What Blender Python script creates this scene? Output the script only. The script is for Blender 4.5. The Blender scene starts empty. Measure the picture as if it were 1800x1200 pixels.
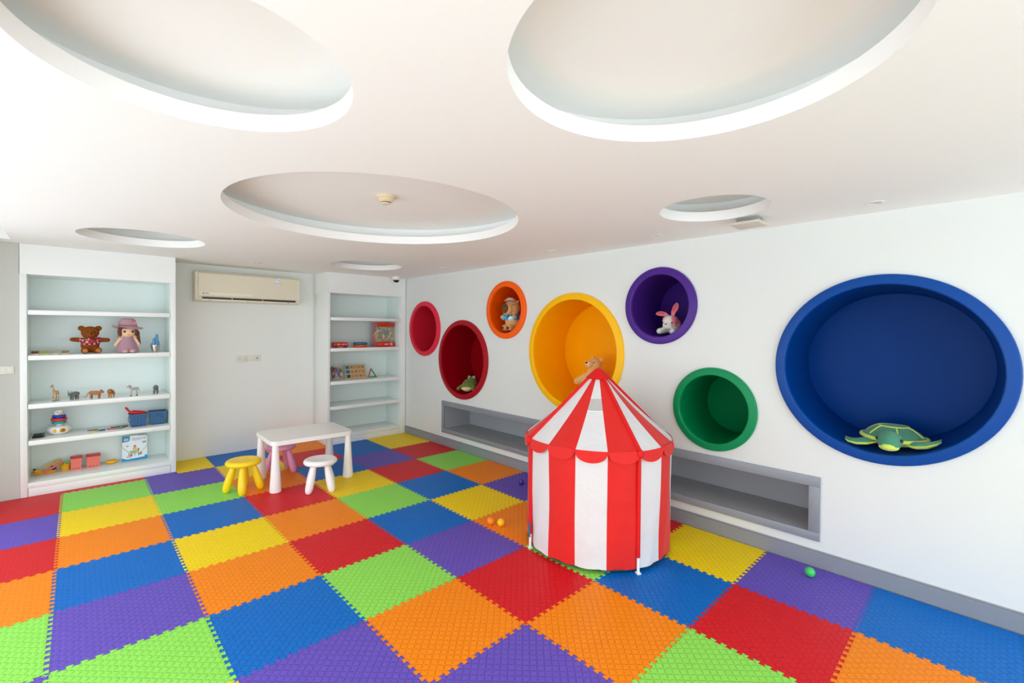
import bpy, bmesh, math, random
from mathutils import Vector, Matrix, Euler
from mathutils.geometry import tessellate_polygon

random.seed(7)
PI = math.pi
sc = bpy.context.scene
col = sc.collection

# ------------------------------------------------------------------ camera
cd = bpy.data.cameras.new('camera')
cam = bpy.data.objects.new('camera', cd)
col.objects.link(cam)
yaw, pitch, roll, fpx = 0.7625, -0.0125, 0.0081, 800.976
fw = Vector((math.sin(yaw) * math.cos(pitch), math.cos(yaw) * math.cos(pitch), math.sin(pitch)))
rt = Vector((math.cos(yaw), -math.sin(yaw), 0))
up = rt.cross(fw)
r2 = math.cos(roll) * rt + math.sin(roll) * up
u2 = -math.sin(roll) * rt + math.cos(roll) * up
m = Matrix((r2, u2, -fw)).transposed().to_4x4()
m.translation = Vector((-0.4968, -2.8555, 1.5451))
cam.matrix_world = m
cd.sensor_width = 36.0
cd.lens = fpx * 36.0 / 1800.0
cd.shift_y = -(600 - 587.929) / 1800.0
cd.clip_start = 0.05
sc.camera = cam

# ------------------------------------------------------------------ sky and exposure
w = bpy.data.worlds.new('sky')
sc.world = w
w.use_nodes = True
bg = w.node_tree.nodes['Background']
bg.inputs['Color'].default_value = (0.90, 0.995, 1.08, 1)
bg.inputs['Strength'].default_value = 5.0
vs = sc.view_settings
vs.view_transform = 'Standard'
vs.look = 'None'
vs.gamma = 1.0
vs.use_curve_mapping = False
vs.exposure = -0.08
try:
    sc.cycles.max_bounces = 9
    sc.cycles.diffuse_bounces = 6
    sc.cycles.transparent_max_bounces = 12
except Exception:
    pass

def portal(name, loc, rot, sx, sy):
    ld = bpy.data.lights.new(name, 'AREA')
    ld.shape = 'RECTANGLE'
    ld.size = sx
    ld.size_y = sy
    ld.cycles.is_portal = True
    o = bpy.data.objects.new(name, ld)
    o.location = loc
    o.rotation_euler = rot
    col.objects.link(o)
portal('window_portal', (-1.33, -0.85, 1.08), (0, -PI / 2, 0), 2.15, 6.9)
portal('window_portal', (0.85, -5.73, 1.12), (PI / 2, 0, 0), 4.1, 2.2)

# ------------------------------------------------------------------ materials
def lin(c):
    out = []
    for v in c[:3]:
        v = v / 255.0
        out.append(v / 12.92 if v <= 0.04045 else ((v + 0.055) / 1.055) ** 2.4)
    return (*out, 1.0)

MATS = {}
def M(name, rgb, rough=0.5, spec=0.5, bump=None, var=None, metal=0.0, coat=0.0, sheen=0.0, transl=0.0):
    """procedural principled material: colour + optional noise variation and noise relief"""
    if name in MATS:
        return MATS[name]
    mt = bpy.data.materials.new(name)
    mt.use_nodes = True
    nt = mt.node_tree
    b = nt.nodes['Principled BSDF']
    c = lin(rgb)
    b.inputs['Base Color'].default_value = c
    b.inputs['Roughness'].default_value = rough
    b.inputs['Specular IOR Level'].default_value = spec
    b.inputs['Metallic'].default_value = metal
    b.inputs['Coat Weight'].default_value = coat
    b.inputs['Sheen Weight'].default_value = sheen
    tc = nt.nodes.new('ShaderNodeTexCoord')
    sc_, am = var if var else (6.0, 0.03)
    n = nt.nodes.new('ShaderNodeTexNoise')
    n.inputs['Scale'].default_value = sc_
    n.inputs['Detail'].default_value = 3
    nt.links.new(tc.outputs['Object'], n.inputs['Vector'])
    mx = nt.nodes.new('ShaderNodeMix')
    mx.data_type = 'RGBA'
    mx.inputs[6].default_value = tuple(v * (1 - am) for v in c[:3]) + (1,)
    mx.inputs[7].default_value = tuple(min(1, v * (1 + am)) for v in c[:3]) + (1,)
    nt.links.new(n.outputs['Fac'], mx.inputs[0])
    nt.links.new(mx.outputs[2], b.inputs['Base Color'])
    if bump:
        n2 = nt.nodes.new('ShaderNodeTexNoise')
        n2.inputs['Scale'].default_value = bump[0]
        n2.inputs['Detail'].default_value = 4
        nt.links.new(tc.outputs['Object'], n2.inputs['Vector'])
        bp = nt.nodes.new('ShaderNodeBump')
        bp.inputs['Strength'].default_value = bump[1]
        bp.inputs['Distance'].default_value = bump[2] if len(bump) > 2 else 0.004
        nt.links.new(n2.outputs['Fac'], bp.inputs['Height'])
        nt.links.new(bp.outputs['Normal'], b.inputs['Normal'])
    if transl > 0:
        tr = nt.nodes.new('ShaderNodeBsdfTranslucent')
        nt.links.new(mx.outputs[2], tr.inputs['Color'])
        ms = nt.nodes.new('ShaderNodeMixShader')
        ms.inputs[0].default_value = transl
        out = nt.nodes['Material Output']
        nt.links.new(b.outputs[0], ms.inputs[1])
        nt.links.new(tr.outputs[0], ms.inputs[2])
        nt.links.new(ms.outputs[0], out.inputs['Surface'])
    MATS[name] = mt
    return mt

def ramp_mat(name, tex, scale, stops, rough=0.7, distortion=0.0, rot=(0, 0, 0), bump=0.0):
    """colour bands, spots or patches from a wave / voronoi / noise texture"""
    if name in MATS:
        return MATS[name]
    mt = bpy.data.materials.new(name)
    mt.use_nodes = True
    nt = mt.node_tree
    b = nt.nodes['Principled BSDF']
    b.inputs['Roughness'].default_value = rough
    tc = nt.nodes.new('ShaderNodeTexCoord')
    mp = nt.nodes.new('ShaderNodeMapping')
    mp.inputs['Rotation'].default_value = rot
    nt.links.new(tc.outputs['Object'], mp.inputs['Vector'])
    if tex == 'wave':
        t = nt.nodes.new('ShaderNodeTexWave')
        t.inputs['Distortion'].default_value = distortion
        o = 'Fac'
    elif tex == 'edge':
        t = nt.nodes.new('ShaderNodeTexVoronoi')
        t.feature = 'DISTANCE_TO_EDGE'
        o = 'Distance'
    elif tex == 'cell':
        t = nt.nodes.new('ShaderNodeTexVoronoi')
        o = 'Color'
    else:
        t = nt.nodes.new('ShaderNodeTexNoise')
        o = 'Fac'
    t.inputs['Scale'].default_value = scale
    nt.links.new(mp.outputs['Vector'], t.inputs['Vector'])
    r = nt.nodes.new('ShaderNodeValToRGB')
    r.color_ramp.interpolation = 'CONSTANT' if tex in ('cell', 'edge') else 'LINEAR'
    els = r.color_ramp.elements
    els[0].position, els[0].color = stops[0][0], lin(stops[0][1])
    els[1].position, els[1].color = stops[1][0], lin(stops[1][1])
    for p, c in stops[2:]:
        e = els.new(p)
        e.color = lin(c)
    nt.links.new(t.outputs[o], r.inputs['Fac'])
    nt.links.new(r.outputs['Color'], b.inputs['Base Color'])
    if bump:
        n2 = nt.nodes.new('ShaderNodeTexNoise')
        n2.inputs['Scale'].default_value = 160
        nt.links.new(tc.outputs['Object'], n2.inputs['Vector'])
        bp = nt.nodes.new('ShaderNodeBump')
        bp.inputs['Strength'].default_value = bump
        bp.inputs['Distance'].default_value = 0.004
        nt.links.new(n2.outputs['Fac'], bp.inputs['Height'])
        nt.links.new(bp.outputs['Normal'], b.inputs['Normal'])
    MATS[name] = mt
    return mt

def film_mat(name, rgb, alpha, rough=0.1):
    """thin clear or tinted sheet: part see-through, part gloss"""
    if name in MATS:
        return MATS[name]
    mt = bpy.data.materials.new(name)
    mt.use_nodes = True
    nt = mt.node_tree
    b = nt.nodes['Principled BSDF']
    b.inputs['Base Color'].default_value = lin(rgb)
    b.inputs['Roughness'].default_value = rough
    tr = nt.nodes.new('ShaderNodeBsdfTransparent')
    ms = nt.nodes.new('ShaderNodeMixShader')
    ms.inputs[0].default_value = alpha
    nt.links.new(tr.outputs[0], ms.inputs[1])
    nt.links.new(b.outputs[0], ms.inputs[2])
    nt.links.new(ms.outputs[0], nt.nodes['Material Output'].inputs['Surface'])
    MATS[name] = mt
    return mt

def tread_mat(name, rgb):
    """foam mat: colour with a pressed herringbone of short raised bars"""
    mt = bpy.data.materials.new(name)
    mt.use_nodes = True
    nt = mt.node_tree
    L = nt.links.new
    b = nt.nodes['Principled BSDF']
    b.inputs['Base Color'].default_value = lin(rgb)
    b.inputs['Roughness'].default_value = 0.45
    b.inputs['Specular IOR Level'].default_value = 0.2
    tc = nt.nodes.new('ShaderNodeTexCoord')
    def V(op, a, bb=None):
        n = nt.nodes.new('ShaderNodeMath')
        n.operation = op
        for i, x in enumerate((a, bb)):
            if x is None:
                continue
            if isinstance(x, (int, float)):
                n.inputs[i].default_value = x
            else:
                L(x, n.inputs[i])
        return n.outputs[0]
    s = nt.nodes.new('ShaderNodeSeparateXYZ')
    L(tc.outputs['Object'], s.inputs[0])
    K = 42.0
    u = V('MULTIPLY', s.outputs[0], K)
    v = V('MULTIPLY', s.outputs[1], K)
    par = V('MODULO', V('ADD', V('FLOOR', u), V('FLOOR', v)), 2.0)
    par = V('ABSOLUTE', par)
    sg = V('SUBTRACT', V('MULTIPLY', par, 2.0), 1.0)
    x = V('SUBTRACT', V('FRACT', u), 0.5)
    y = V('SUBTRACT', V('FRACT', v), 0.5)
    p = V('MULTIPLY', V('ADD', x, V('MULTIPLY', sg, y)), 0.7071)
    q = V('MULTIPLY', V('SUBTRACT', y, V('MULTIPLY', sg, x)), 0.7071)
    d = V('ADD', V('POWER', V('DIVIDE', p, 0.60), 2.0), V('POWER', V('DIVIDE', q, 0.13), 2.0))
    h = V('MAXIMUM', V('SUBTRACT', 1.0, d), 0.0)
    h = V('POWER', h, 0.5)
    bp = nt.nodes.new('ShaderNodeBump')
    bp.inputs['Strength'].default_value = 1.0
    bp.inputs['Distance'].default_value = 0.006
    L(h, bp.inputs['Height'])
    L(bp.outputs['Normal'], b.inputs['Normal'])
    return mt

# ------------------------------------------------------------------ mesh helpers
def bm_new():
    return bmesh.new()

def box(bm, a, b, bev=0.0, seg=2, mat=None):
    a, b = Vector(a), Vector(b)
    T = Matrix.Translation((a + b) / 2) @ Matrix.Diagonal((*(b - a), 1.0))
    if mat is not None:
        T = mat @ T
    g = bmesh.ops.create_cube(bm, size=1.0, matrix=T)
    if bev > 0:
        es = set()
        for v in g['verts']:
            es.update(v.link_edges)
        bmesh.ops.bevel(bm, geom=list(es), offset=bev, segments=seg, profile=0.5, affect='EDGES')
    return bm

def ell(bm, c, r, rot=(0, 0, 0), u=16, v=10, mat=None):
    T = Matrix.Translation(c) @ Euler(rot).to_matrix().to_4x4() @ Matrix.Diagonal((r[0], r[1], r[2], 1.0))
    if mat is not None:
        T = mat @ T
    bmesh.ops.create_uvsphere(bm, u_segments=u, v_segments=v, radius=1.0, matrix=T)
    return bm

def lathe(bm, prof, seg=32, mat=None, closed=False):
    """revolve (r, z) profile about z"""
    rings = []
    for r, z in prof:
        if r < 1e-6:
            rings.append([bm.verts.new((0, 0, z))])
        else:
            rings.append([bm.verts.new((r * math.cos(2 * PI * i / seg), r * math.sin(2 * PI * i / seg), z)) for i in range(seg)])
    prs = list(zip(rings[:-1], rings[1:]))
    if closed:
        prs.append((rings[-1], rings[0]))
    for A, B in prs:
        for i in range(seg):
            j = (i + 1) % seg
            if len(A) == 1 and len(B) == 1:
                continue
            if len(A) == 1:
                bm.faces.new((A[0], B[j], B[i]))
            elif len(B) == 1:
                bm.faces.new((A[i], A[j], B[0]))
            else:
                bm.faces.new((A[i], A[j], B[j], B[i]))
    if mat is not None:
        vs_ = [v for ring in rings for v in ring]
        bmesh.ops.transform(bm, matrix=mat, verts=vs_)
    return bm

def tube(bm, pts, rad, seg=8, cap=True, flat=1.0):
    pts = [Vector(p) for p in pts]
    n = len(pts)
    rads = rad if isinstance(rad, (list, tuple)) else [rad] * n
    rings = []
    prev = None
    for i, p in enumerate(pts):
        t = (pts[min(i + 1, n - 1)] - pts[max(i - 1, 0)]).normalized()
        if prev is None:
            a = Vector((0, 0, 1)) if abs(t.z) < 0.9 else Vector((1, 0, 0))
            x = t.cross(a).normalized()
        else:
            x = (prev - t * prev.dot(t)).normalized()
        prev = x
        y = t.cross(x)
        rings.append([bm.verts.new(p + rads[i] * (math.cos(2 * PI * k / seg) * x + flat * math.sin(2 * PI * k / seg) * y)) for k in range(seg)])
    for A, B in zip(rings[:-1], rings[1:]):
        for i in range(seg):
            j = (i + 1) % seg
            bm.faces.new((A[i], A[j], B[j], B[i]))
    if cap:
        bm.faces.new(list(reversed(rings[0])))
        bm.faces.new(rings[-1])
    return bm

def sheet(bm, grid, thick):
    """cloth or plate from a grid of points, given real thickness along its normals"""
    nu, nv = len(grid), len(grid[0])
    G = [[Vector(p) for p in row] for row in grid]
    N = []
    for i in range(nu):
        row = []
        for j in range(nv):
            du = G[min(i + 1, nu - 1)][j] - G[max(i - 1, 0)][j]
            dv = G[i][min(j + 1, nv - 1)] - G[i][max(j - 1, 0)]
            nn = du.cross(dv)
            row.append(nn.normalized() if nn.length > 1e-12 else Vector((0, 0, 1)))
        N.append(row)
    A = [[bm.verts.new(G[i][j] + N[i][j] * thick / 2) for j in range(nv)] for i in range(nu)]
    B = [[bm.verts.new(G[i][j] - N[i][j] * thick / 2) for j in range(nv)] for i in range(nu)]
    for i in range(nu - 1):
        for j in range(nv - 1):
            bm.faces.new((A[i][j], A[i + 1][j], A[i + 1][j + 1], A[i][j + 1]))
            bm.faces.new((B[i][j], B[i][j + 1], B[i + 1][j + 1], B[i + 1][j]))
    rim = [(i, 0) for i in range(nu)] + [(nu - 1, j) for j in range(1, nv)] + [(i, nv - 1) for i in range(nu - 2, -1, -1)] + [(0, j) for j in range(nv - 2, 0, -1)]
    for (a, b_), (c, d) in zip(rim, rim[1:] + rim[:1]):
        bm.faces.new((A[a][b_], B[a][b_], B[c][d], A[c][d]))
    return bm

def prism(bm, poly, h0, h1, mat=None):
    """extrude a (possibly concave) 2-D outline along z"""
    lo = [bm.verts.new((x, y, h0)) for x, y in poly]
    hi = [bm.verts.new((x, y, h1)) for x, y in poly]
    n = len(poly)
    bm.faces.new(hi)
    bm.faces.new(list(reversed(lo)))
    for i in range(n):
        j = (i + 1) % n
        bm.faces.new((lo[i], lo[j], hi[j], hi[i]))
    if mat is not None:
        bmesh.ops.transform(bm, matrix=mat, verts=lo + hi)
    return bm

def slab(bm, outer, holes, t0, t1, put):
    """plate with holes; put(u, v, t) -> 3-D point"""
    loops = [outer] + holes
    flat = [p for lp in loops for p in lp]
    tris = tessellate_polygon([[Vector((x, y, 0)) for x, y in lp] for lp in loops])
    F = [bm.verts.new(put(x, y, t0)) for x, y in flat]
    K = [bm.verts.new(put(x, y, t1)) for x, y in flat]
    for a, b_, c in tris:
        try:
            bm.faces.new((F[a], F[b_], F[c]))
            bm.faces.new((K[a], K[c], K[b_]))
        except ValueError:
            pass
    o = 0
    for lp in loops:
        n = len(lp)
        for i in range(n):
            j = (i + 1) % n
            bm.faces.new((F[o + i], F[o + j], K[o + j], K[o + i]))
        o += n
    return bm

def circle(cx, cy, r, n=64):
    return [(cx + r * math.cos(2 * PI * i / n), cy + r * math.sin(2 * PI * i / n)) for i in range(n)]

def mesh_from(bm, name, mat, smooth=True, angle=35):
    bmesh.ops.recalc_face_normals(bm, faces=bm.faces[:])
    me = bpy.data.meshes.new(name)
    bm.to_mesh(me)
    bm.free()
    me.materials.append(mat)
    if smooth:
        me.shade_smooth()
        try:
            me.set_sharp_from_angle(angle=math.radians(angle))
        except Exception:
            pass
    return me

def obj(name, bm, mat, parent=None, smooth=True, angle=35, loc=None, rot=None):
    o = bpy.data.objects.new(name, mesh_from(bm, name, mat, smooth, angle))
    col.objects.link(o)
    if parent is not None:
        o.parent = parent
    if loc is not None:
        o.location = loc
    if rot is not None:
        o.rotation_euler = rot
    return o

def thing(name, label, cat, loc=(0, 0, 0), rot=(0, 0, 0), group=None):
    o = bpy.data.objects.new(name, None)
    o.empty_display_size = 0.05
    col.objects.link(o)
    o.location = loc
    o.rotation_euler = rot if isinstance(rot, tuple) else (0, 0, rot)
    o['label'] = label
    o['category'] = cat
    if group:
        o['group'] = group
    return o

def tag(o, label, cat, group=None):
    o['label'] = label
    o['category'] = cat
    if group:
        o['group'] = group
    return o

def struct(name, bm, mat, smooth=False):
    o = obj(name, bm, mat, None, smooth)
    o['kind'] = 'structure'
    return o

def blob(name, els, voxel, mat, parent=None, smooth_it=4):
    """one continuous soft body grown from overlapping ellipsoids ('e') and tapered limbs ('c')"""
    bm = bm_new()
    for e in els:
        if e[0] == 'e':
            ell(bm, e[1], e[2], e[3] if len(e) > 3 else (0, 0, 0), 20, 14)
        else:
            p0, p1, ra, rb = Vector(e[1]), Vector(e[2]), e[3], e[4]
            tube(bm, [p0, p0.lerp(p1, .5), p1], [ra, (ra + rb) / 2, rb], 14)
            ell(bm, p0, (ra,) * 3, (0, 0, 0), 14, 10)
            ell(bm, p1, (rb,) * 3, (0, 0, 0), 14, 10)
    bmesh.ops.recalc_face_normals(bm, faces=bm.faces[:])
    me = bpy.data.meshes.new('tmp')
    bm.to_mesh(me)
    bm.free()
    t = bpy.data.objects.new('tmp', me)
    col.objects.link(t)
    md = t.modifiers.new('r', 'REMESH')
    md.mode = 'VOXEL'
    md.voxel_size = voxel
    s = t.modifiers.new('s', 'SMOOTH')
    s.factor = 0.5
    s.iterations = smooth_it
    dg = bpy.context.evaluated_depsgraph_get()
    fin = bpy.data.meshes.new_from_object(t.evaluated_get(dg))
    bpy.data.objects.remove(t)
    fin.name = name
    fin.materials.clear()
    fin.materials.append(mat)
    fin.shade_smooth()
    o = bpy.data.objects.new(name, fin)
    col.objects.link(o)
    o.parent = parent
    return o

def text_mesh(name, body, size, mat, parent, loc, rot, depth=0.0006):
    cu = bpy.data.curves.new('t', 'FONT')
    cu.body = body
    cu.size = size
    cu.extrude = depth
    cu.align_x = 'CENTER'
    cu.align_y = 'CENTER'
    cu.resolution_u = 2
    t = bpy.data.objects.new('t', cu)
    col.objects.link(t)
    dg = bpy.context.evaluated_depsgraph_get()
    me = bpy.data.meshes.new_from_object(t.evaluated_get(dg))
    bpy.data.objects.remove(t)
    me.materials.clear()
    me.materials.append(mat)
    o = bpy.data.objects.new(name, me)
    col.objects.link(o)
    o.parent = parent
    o.location = loc
    o.rotation_euler = rot
    return o

# ------------------------------------------------------------------ shared materials
WHITE = M('wall_paint', (235, 238, 233), 0.75, 0.25, (220, 0.05), (1.2, 0.012))
CEIL = M('ceiling_paint', (248, 248, 245), 0.8, 0.2, (160, 0.04), (0.9, 0.01))
STUB = M('shaded_wall_paint', (198, 199, 191), 0.75, 0.25, (220, 0.05), (1.2, 0.012))  # wall paint with the corner's shade put into the colour
GREYT = M('grey_trim_paint', (140, 145, 152), 0.35, 0.5, None, (3, 0.03))
GREYN = M('grey_laminate', (165, 168, 172), 0.4, 0.5, None, (3, 0.03))
CASE = M('white_lacquer', (240, 243, 240), 0.25, 0.5, None, (2, 0.012))
MINT = M('pale_mint_back', (230, 241, 237), 0.35, 0.5, None, (2, 0.015))
CREAM = M('aged_cream_plastic', (228, 220, 196), 0.4, 0.45, None, (3, 0.02))
PLAST = M('white_plastic', (242, 240, 236), 0.35, 0.5, None, (4, 0.012))
PLATE = M('ivory_plate', (226, 224, 212), 0.4, 0.5)
DARK = M('dark_plastic', (28, 30, 32), 0.35, 0.5)
BLACK = M('black_gloss', (8, 8, 9), 0.15, 0.6)
CHROME = M('brushed_steel', (190, 186, 178), 0.28, 0.5, None, (8, 0.06), metal=1.0)
SUBF = M('screed', (150, 148, 142), 0.8, 0.3, (60, 0.2))
FRAME = M('window_aluminium', (225, 226, 226), 0.4, 0.5)
DIMGLASS = film_mat('dimmed_window_glass', (245, 245, 245), 0.3, 0.5)  # made-up haze added to the unseen left panes to dim their daylight
GLASS = film_mat('window_glass', (255, 255, 255), 0.06, 0.02)

# ------------------------------------------------------------------ the room shell
XR, XL, YB, YF, YC, ZC, ZT = 3.02, -1.4, 3.55, -5.8, 3.09, 2.27, 2.425
bm = bm_new()
box(bm, (XL - .15, YF - .15, -0.15), (XR + .6, YB + .1, -0.012))
floor = struct('floor', bm, SUBF)

# foam tiles: each one interlocks with its neighbours
TONES = [('red', (220, 26, 36)), ('orange', (255, 140, 12)), ('yellow', (255, 220, 8)), ('green', (148, 228, 90)), ('blue', (0, 110, 200)), ('purple', (106, 84, 190))]
TM = [tread_mat('foam_' + k, v) for k, v in TONES]
COLS = {  # column a (x = 0.6 a) -> colour numbers for rows b = -6 .. 7 (y = -0.6 b downwards)
    -3: [5, 3, 2, 4, 0, 1, 3, 5, 4, 2, 1, 0, 2, 3],
    -2: [0, 0, 5, 0, 1, 3, 5, 4, 2, 0, 3, 4, 1, 5],
    -1: [0, 3, 2, 1, 4, 5, 3, 2, 0, 1, 4, 5, 3, 0],
    0: [2, 5, 3, 4, 2, 1, 4, 5, 1, 3, 0, 2, 4, 1],
    1: [4, 2, 1, 0, 1, 0, 3, 1, 5, 2, 4, 3, 5, 2],
    2: [1, 0, 4, 2, 3, 4, 5, 0, 1, 3, 5, 2, 0, 3],
    3: [4, 4, 5, 0, 4, 2, 1, 3, 4, 0, 1, 2, 3, 4],
    4: [2, 2, 0, 3, 1, 5, 3, 0, 2, 5, 4, 4, 1, 5],
}
NT = 12
def side_pts(p, q, nx, ny, straight):
    """interlocking edge from p to q; teeth point along the fixed lattice normal (nx, ny)"""
    if straight:
        return [p]
    out = [p]
    h = 0.0092
    for k in range(NT):
        for t, s in ((0.31, -1), (0.19, 1), (0.81, 1), (0.69, -1)):
            f = (k + t) / NT
            if k == 0 and t == 0.31:
                f = 0.31 / NT
            out.append((p[0] + (q[0] - p[0]) * f + nx * h * s, p[1] + (q[1] - p[1]) * f + ny * h * s))
    return out
TILE = {}
def tile_mesh(w, h, st):
    key = (round(w, 3), round(h, 3), st)
    if key not in TILE:
        S, E_, N_, W_ = st
        pts = []
        pts += side_pts((0, 0), (w, 0), 0, 1, S)
        pts += side_pts((w, 0), (w, h), 1, 0, E_)
        pts += list(reversed(side_pts((0, h), (w, h), 0, 1, N_)[1:] + [(w, h)]))
        pts += list(reversed(side_pts((0, 0), (0, h), 1, 0, W_)[1:] + [(0, h)]))
        clean = []
        for p in pts:
            if not clean or (abs(p[0] - clean[-1][0]) + abs(p[1] - clean[-1][1])) > 1e-6:
                clean.append(p)
        cx, cy = w / 2, h / 2
        k = 1 - 0.0008 / 0.6
        clean = [((x - cx) * k + cx, (y - cy) * k + cy) for x, y in clean]
        b = bm_new()
        prism(b, clean, -0.012, 0.0)
        TILE[key] = b
    return TILE[key].copy()
TCACHE = {}
def add_tile(x0, y0, w, h, st, c):
    key = (round(w, 3), round(h, 3), st, c)
    if key not in TCACHE:
        TCACHE[key] = mesh_from(tile_mesh(w, h, st), 'foam_tile', TM[c], False)
    o = bpy.data.objects.new('foam_tile', TCACHE[key])
    col.objects.link(o)
    o.parent = floor
    o.location = (x0, y0, 0)
for a, s in COLS.items():
    for i, c in enumerate(s):
        b_ = i - 6
        x0, x1, y0, y1 = 0.6 * a, 0.6 * a + 0.6, -0.6 * b_ - 0.6, -0.6 * b_
        if a == -3:
            x0 = -1.395
        stE, stW, stN, stS = a == 4, a == -3, False, b_ == 7
        if b_ == -6:
            stN = True
            y1 = YC - 0.003 if a in (-3, -2, -1, 3, 4) else YB - 0.005
            if a == 0:
                x0, stW = 0.266, True
            if a == 2:
                x1, stE = 1.855, True
            if a == 3:
                x0, stW = 1.86, True
        # sides cut to a part length are straight cuts
        if x1 - x0 < 0.599:
            stN_, stS_ = True, True
        else:
            stN_, stS_ = stN, stS
        if y1 - y0 < 0.599:
            stE_, stW_ = True, True
        else:
            stE_, stW_ = stE, stW
        if b_ == -6:
            stS_ = False if abs(x1 - x0 - 0.6) < 0.002 else True
        add_tile(x0, y0, x1 - x0, y1 - y0, (stS_, stE_, stN_, stW_), c)
add_tile(0.0, 3.0, 0.264, YC - 3.003, (True, True, True, True), 5)

# ceiling: dropped board with six round coves, a curtain recess at the glazed side
COVES = [(-0.242, -1.306, 0.407), (0.724, -2.281, 0.506), (0.972, -0.061, 0.905),
         (-0.085, 2.015, 0.419), (1.964, 2.194, 0.398), (2.263, -1.702, 0.304)]
outer = [(-0.90, YF), (XR + .1, YF), (XR + .1, YB + .1), (XL - .1, YB + .1), (XL - .1, 2.87), (-0.90, 2.87)]
bm = bm_new()
slab(bm, outer, [circle(x, y, r, 96) for x, y, r in COVES], ZC, ZC + 0.062, lambda u, v, t: (u, v, t))
ceiling = obj('ceiling', bm, CEIL, None, True, 30)
ceiling['kind'] = 'structure'
bm = bm_new()
box(bm, (XL - .1, YF - .1, ZT), (XR + .6, YB + .1, ZT + .1))
obj('upper_ceiling_board', bm, CEIL, ceiling, False)
for x, y, r in COVES:
    bm = bm_new()
    lathe(bm, [(r + .15, ZC + .0622), (r + .15, ZT - .0005), (r + .19, ZT - .0005), (r + .19, ZC + .0622)], 96, Matrix.Translation((x, y, 0)), closed=True)
    obj('cove_wall', bm, CEIL, ceiling, True)

for a, b_ in (((-.90, YF, ZC + .0622), (-.885, 2.87, ZT - .0003)), ((XL, 2.8702, ZC + .0622), (-.885, 2.886, ZT - .0003))):
    bm = bm_new(); box(bm, a, b_); obj('recess_fascia', bm, CEIL, ceiling, False)

# right wall with seven round openings and one long niche
TUBS = [  # name, y, z, rim radius, opening radius, colours
    ('pink', 2.585, 1.539, 0.378, 0.318, (205, 34, 56)),
    ('red', 1.722, 1.152, 0.498, 0.438, (150, 4, 20)),
    ('orange', 0.922, 1.758, 0.324, 0.264, (228, 84, 0)),
    ('yellow', -0.040, 1.320, 0.580, 0.518, (252, 172, 0)),
    ('purple', -0.957, 1.748, 0.318, 0.260, (64, 30, 120)),
    ('green', -1.408, 0.946, 0.315, 0.261, (0, 122, 70)),
    ('blue', -2.408, 1.320, 0.570, 0.512, (0, 58, 134)),
]
NY0, NY1, NZ0, NZ1 = -2.046, 2.098, 0.226, 0.526
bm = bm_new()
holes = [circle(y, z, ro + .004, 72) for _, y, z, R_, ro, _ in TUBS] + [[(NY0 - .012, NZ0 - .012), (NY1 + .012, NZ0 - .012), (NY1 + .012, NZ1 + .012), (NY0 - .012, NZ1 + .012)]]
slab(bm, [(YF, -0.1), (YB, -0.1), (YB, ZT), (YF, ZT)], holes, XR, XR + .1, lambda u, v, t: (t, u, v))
struct('wall_right', bm, M('wall_paint_dimmed', (226, 230, 227), 0.75, 0.25, (220, 0.05), (1.2, 0.012)))  # same wall paint, darkened in colour to offset the strong light here
bm = bm_new()
box(bm, (XL - .1, YB, -0.1), (XR + .6, YB + .1, ZT))
struct('wall_back', bm, WHITE)
bm = bm_new()
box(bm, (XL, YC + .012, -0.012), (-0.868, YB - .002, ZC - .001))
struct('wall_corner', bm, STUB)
bm = bm_new()
slab(bm, [(YF, -0.1), (YB, -0.1), (YB, ZT), (YF, ZT)], [[(-4.3, 0.0), (2.6, 0.0), (2.6, 2.16), (-4.3, 2.16)]], XL, XL - .12, lambda u, v, t: (t, u, v))
struct('wall_left', bm, WHITE)
bm = bm_new()
slab(bm, [(XL - .12, -0.1), (XR + .1, -0.1), (XR + .1, ZT), (XL - .12, ZT)], [[(-1.2, 0.02), (2.9, 0.02), (2.9, 2.22), (-1.2, 2.22)]], YF, YF - .12, lambda u, v, t: (u, t, v))
struct('wall_rear', bm, WHITE)
def glazing(name, put, u0, u1, v0, v1, n, glass):
    e = bpy.data.objects.new(name, None)
    col.objects.link(e)
    e['kind'] = 'structure'
    fwid = 0.05
    def bar(nm, a0, a1, b0, b1, t0, t1, mt):
        q = bm_new()
        c0, c1 = put(a0, b0, t0), put(a1, b1, t1)
        box(q, [min(i, j) for i, j in zip(c0, c1)], [max(i, j) for i, j in zip(c0, c1)])
        obj(nm, q, mt, e, False)
    bar('sill', u0, u1, v0, v0 + fwid, -.03, .03, FRAME)
    bar('head', u0, u1, v1 - fwid, v1, -.03, .03, FRAME)
    for i in range(n + 1):
        uc = u0 + fwid / 2 + (u1 - u0 - fwid) * i / n
        bar('mullion', uc - fwid / 2, uc + fwid / 2, v0 + fwid, v1 - fwid, -.028, .028, FRAME)
    for i in range(n):
        a0 = u0 + fwid + (u1 - u0 - fwid) * i / n
        a1 = u0 + (u1 - u0 - fwid) * (i + 1) / n
        bar('pane', a0, a1, v0 + fwid, v1 - fwid, -.003, .003, glass)
glazing('window_1', lambda u, v, t: (XL - .06 + t, u, v), -4.3, 2.6, 0.0, 2.16, 6, DIMGLASS)
glazing('window_2', lambda u, v, t: (u, YF - .06 + t, v), -1.2, 2.9, 0.02, 2.22, 3, GLASS)
bm = bm_new()
box(bm, (XR - .014, YF, 0.0), (XR - .001, YC - .001, 0.098), 0.002)
bb = struct('baseboard_right', bm, GREYT)
bm = bm_new()
box(bm, (XR - .010, YF, 0.0985), (XR - .001, YC - .001, 0.108), 0.002)
obj('top_bead', bm, GREYT, bb)

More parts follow.
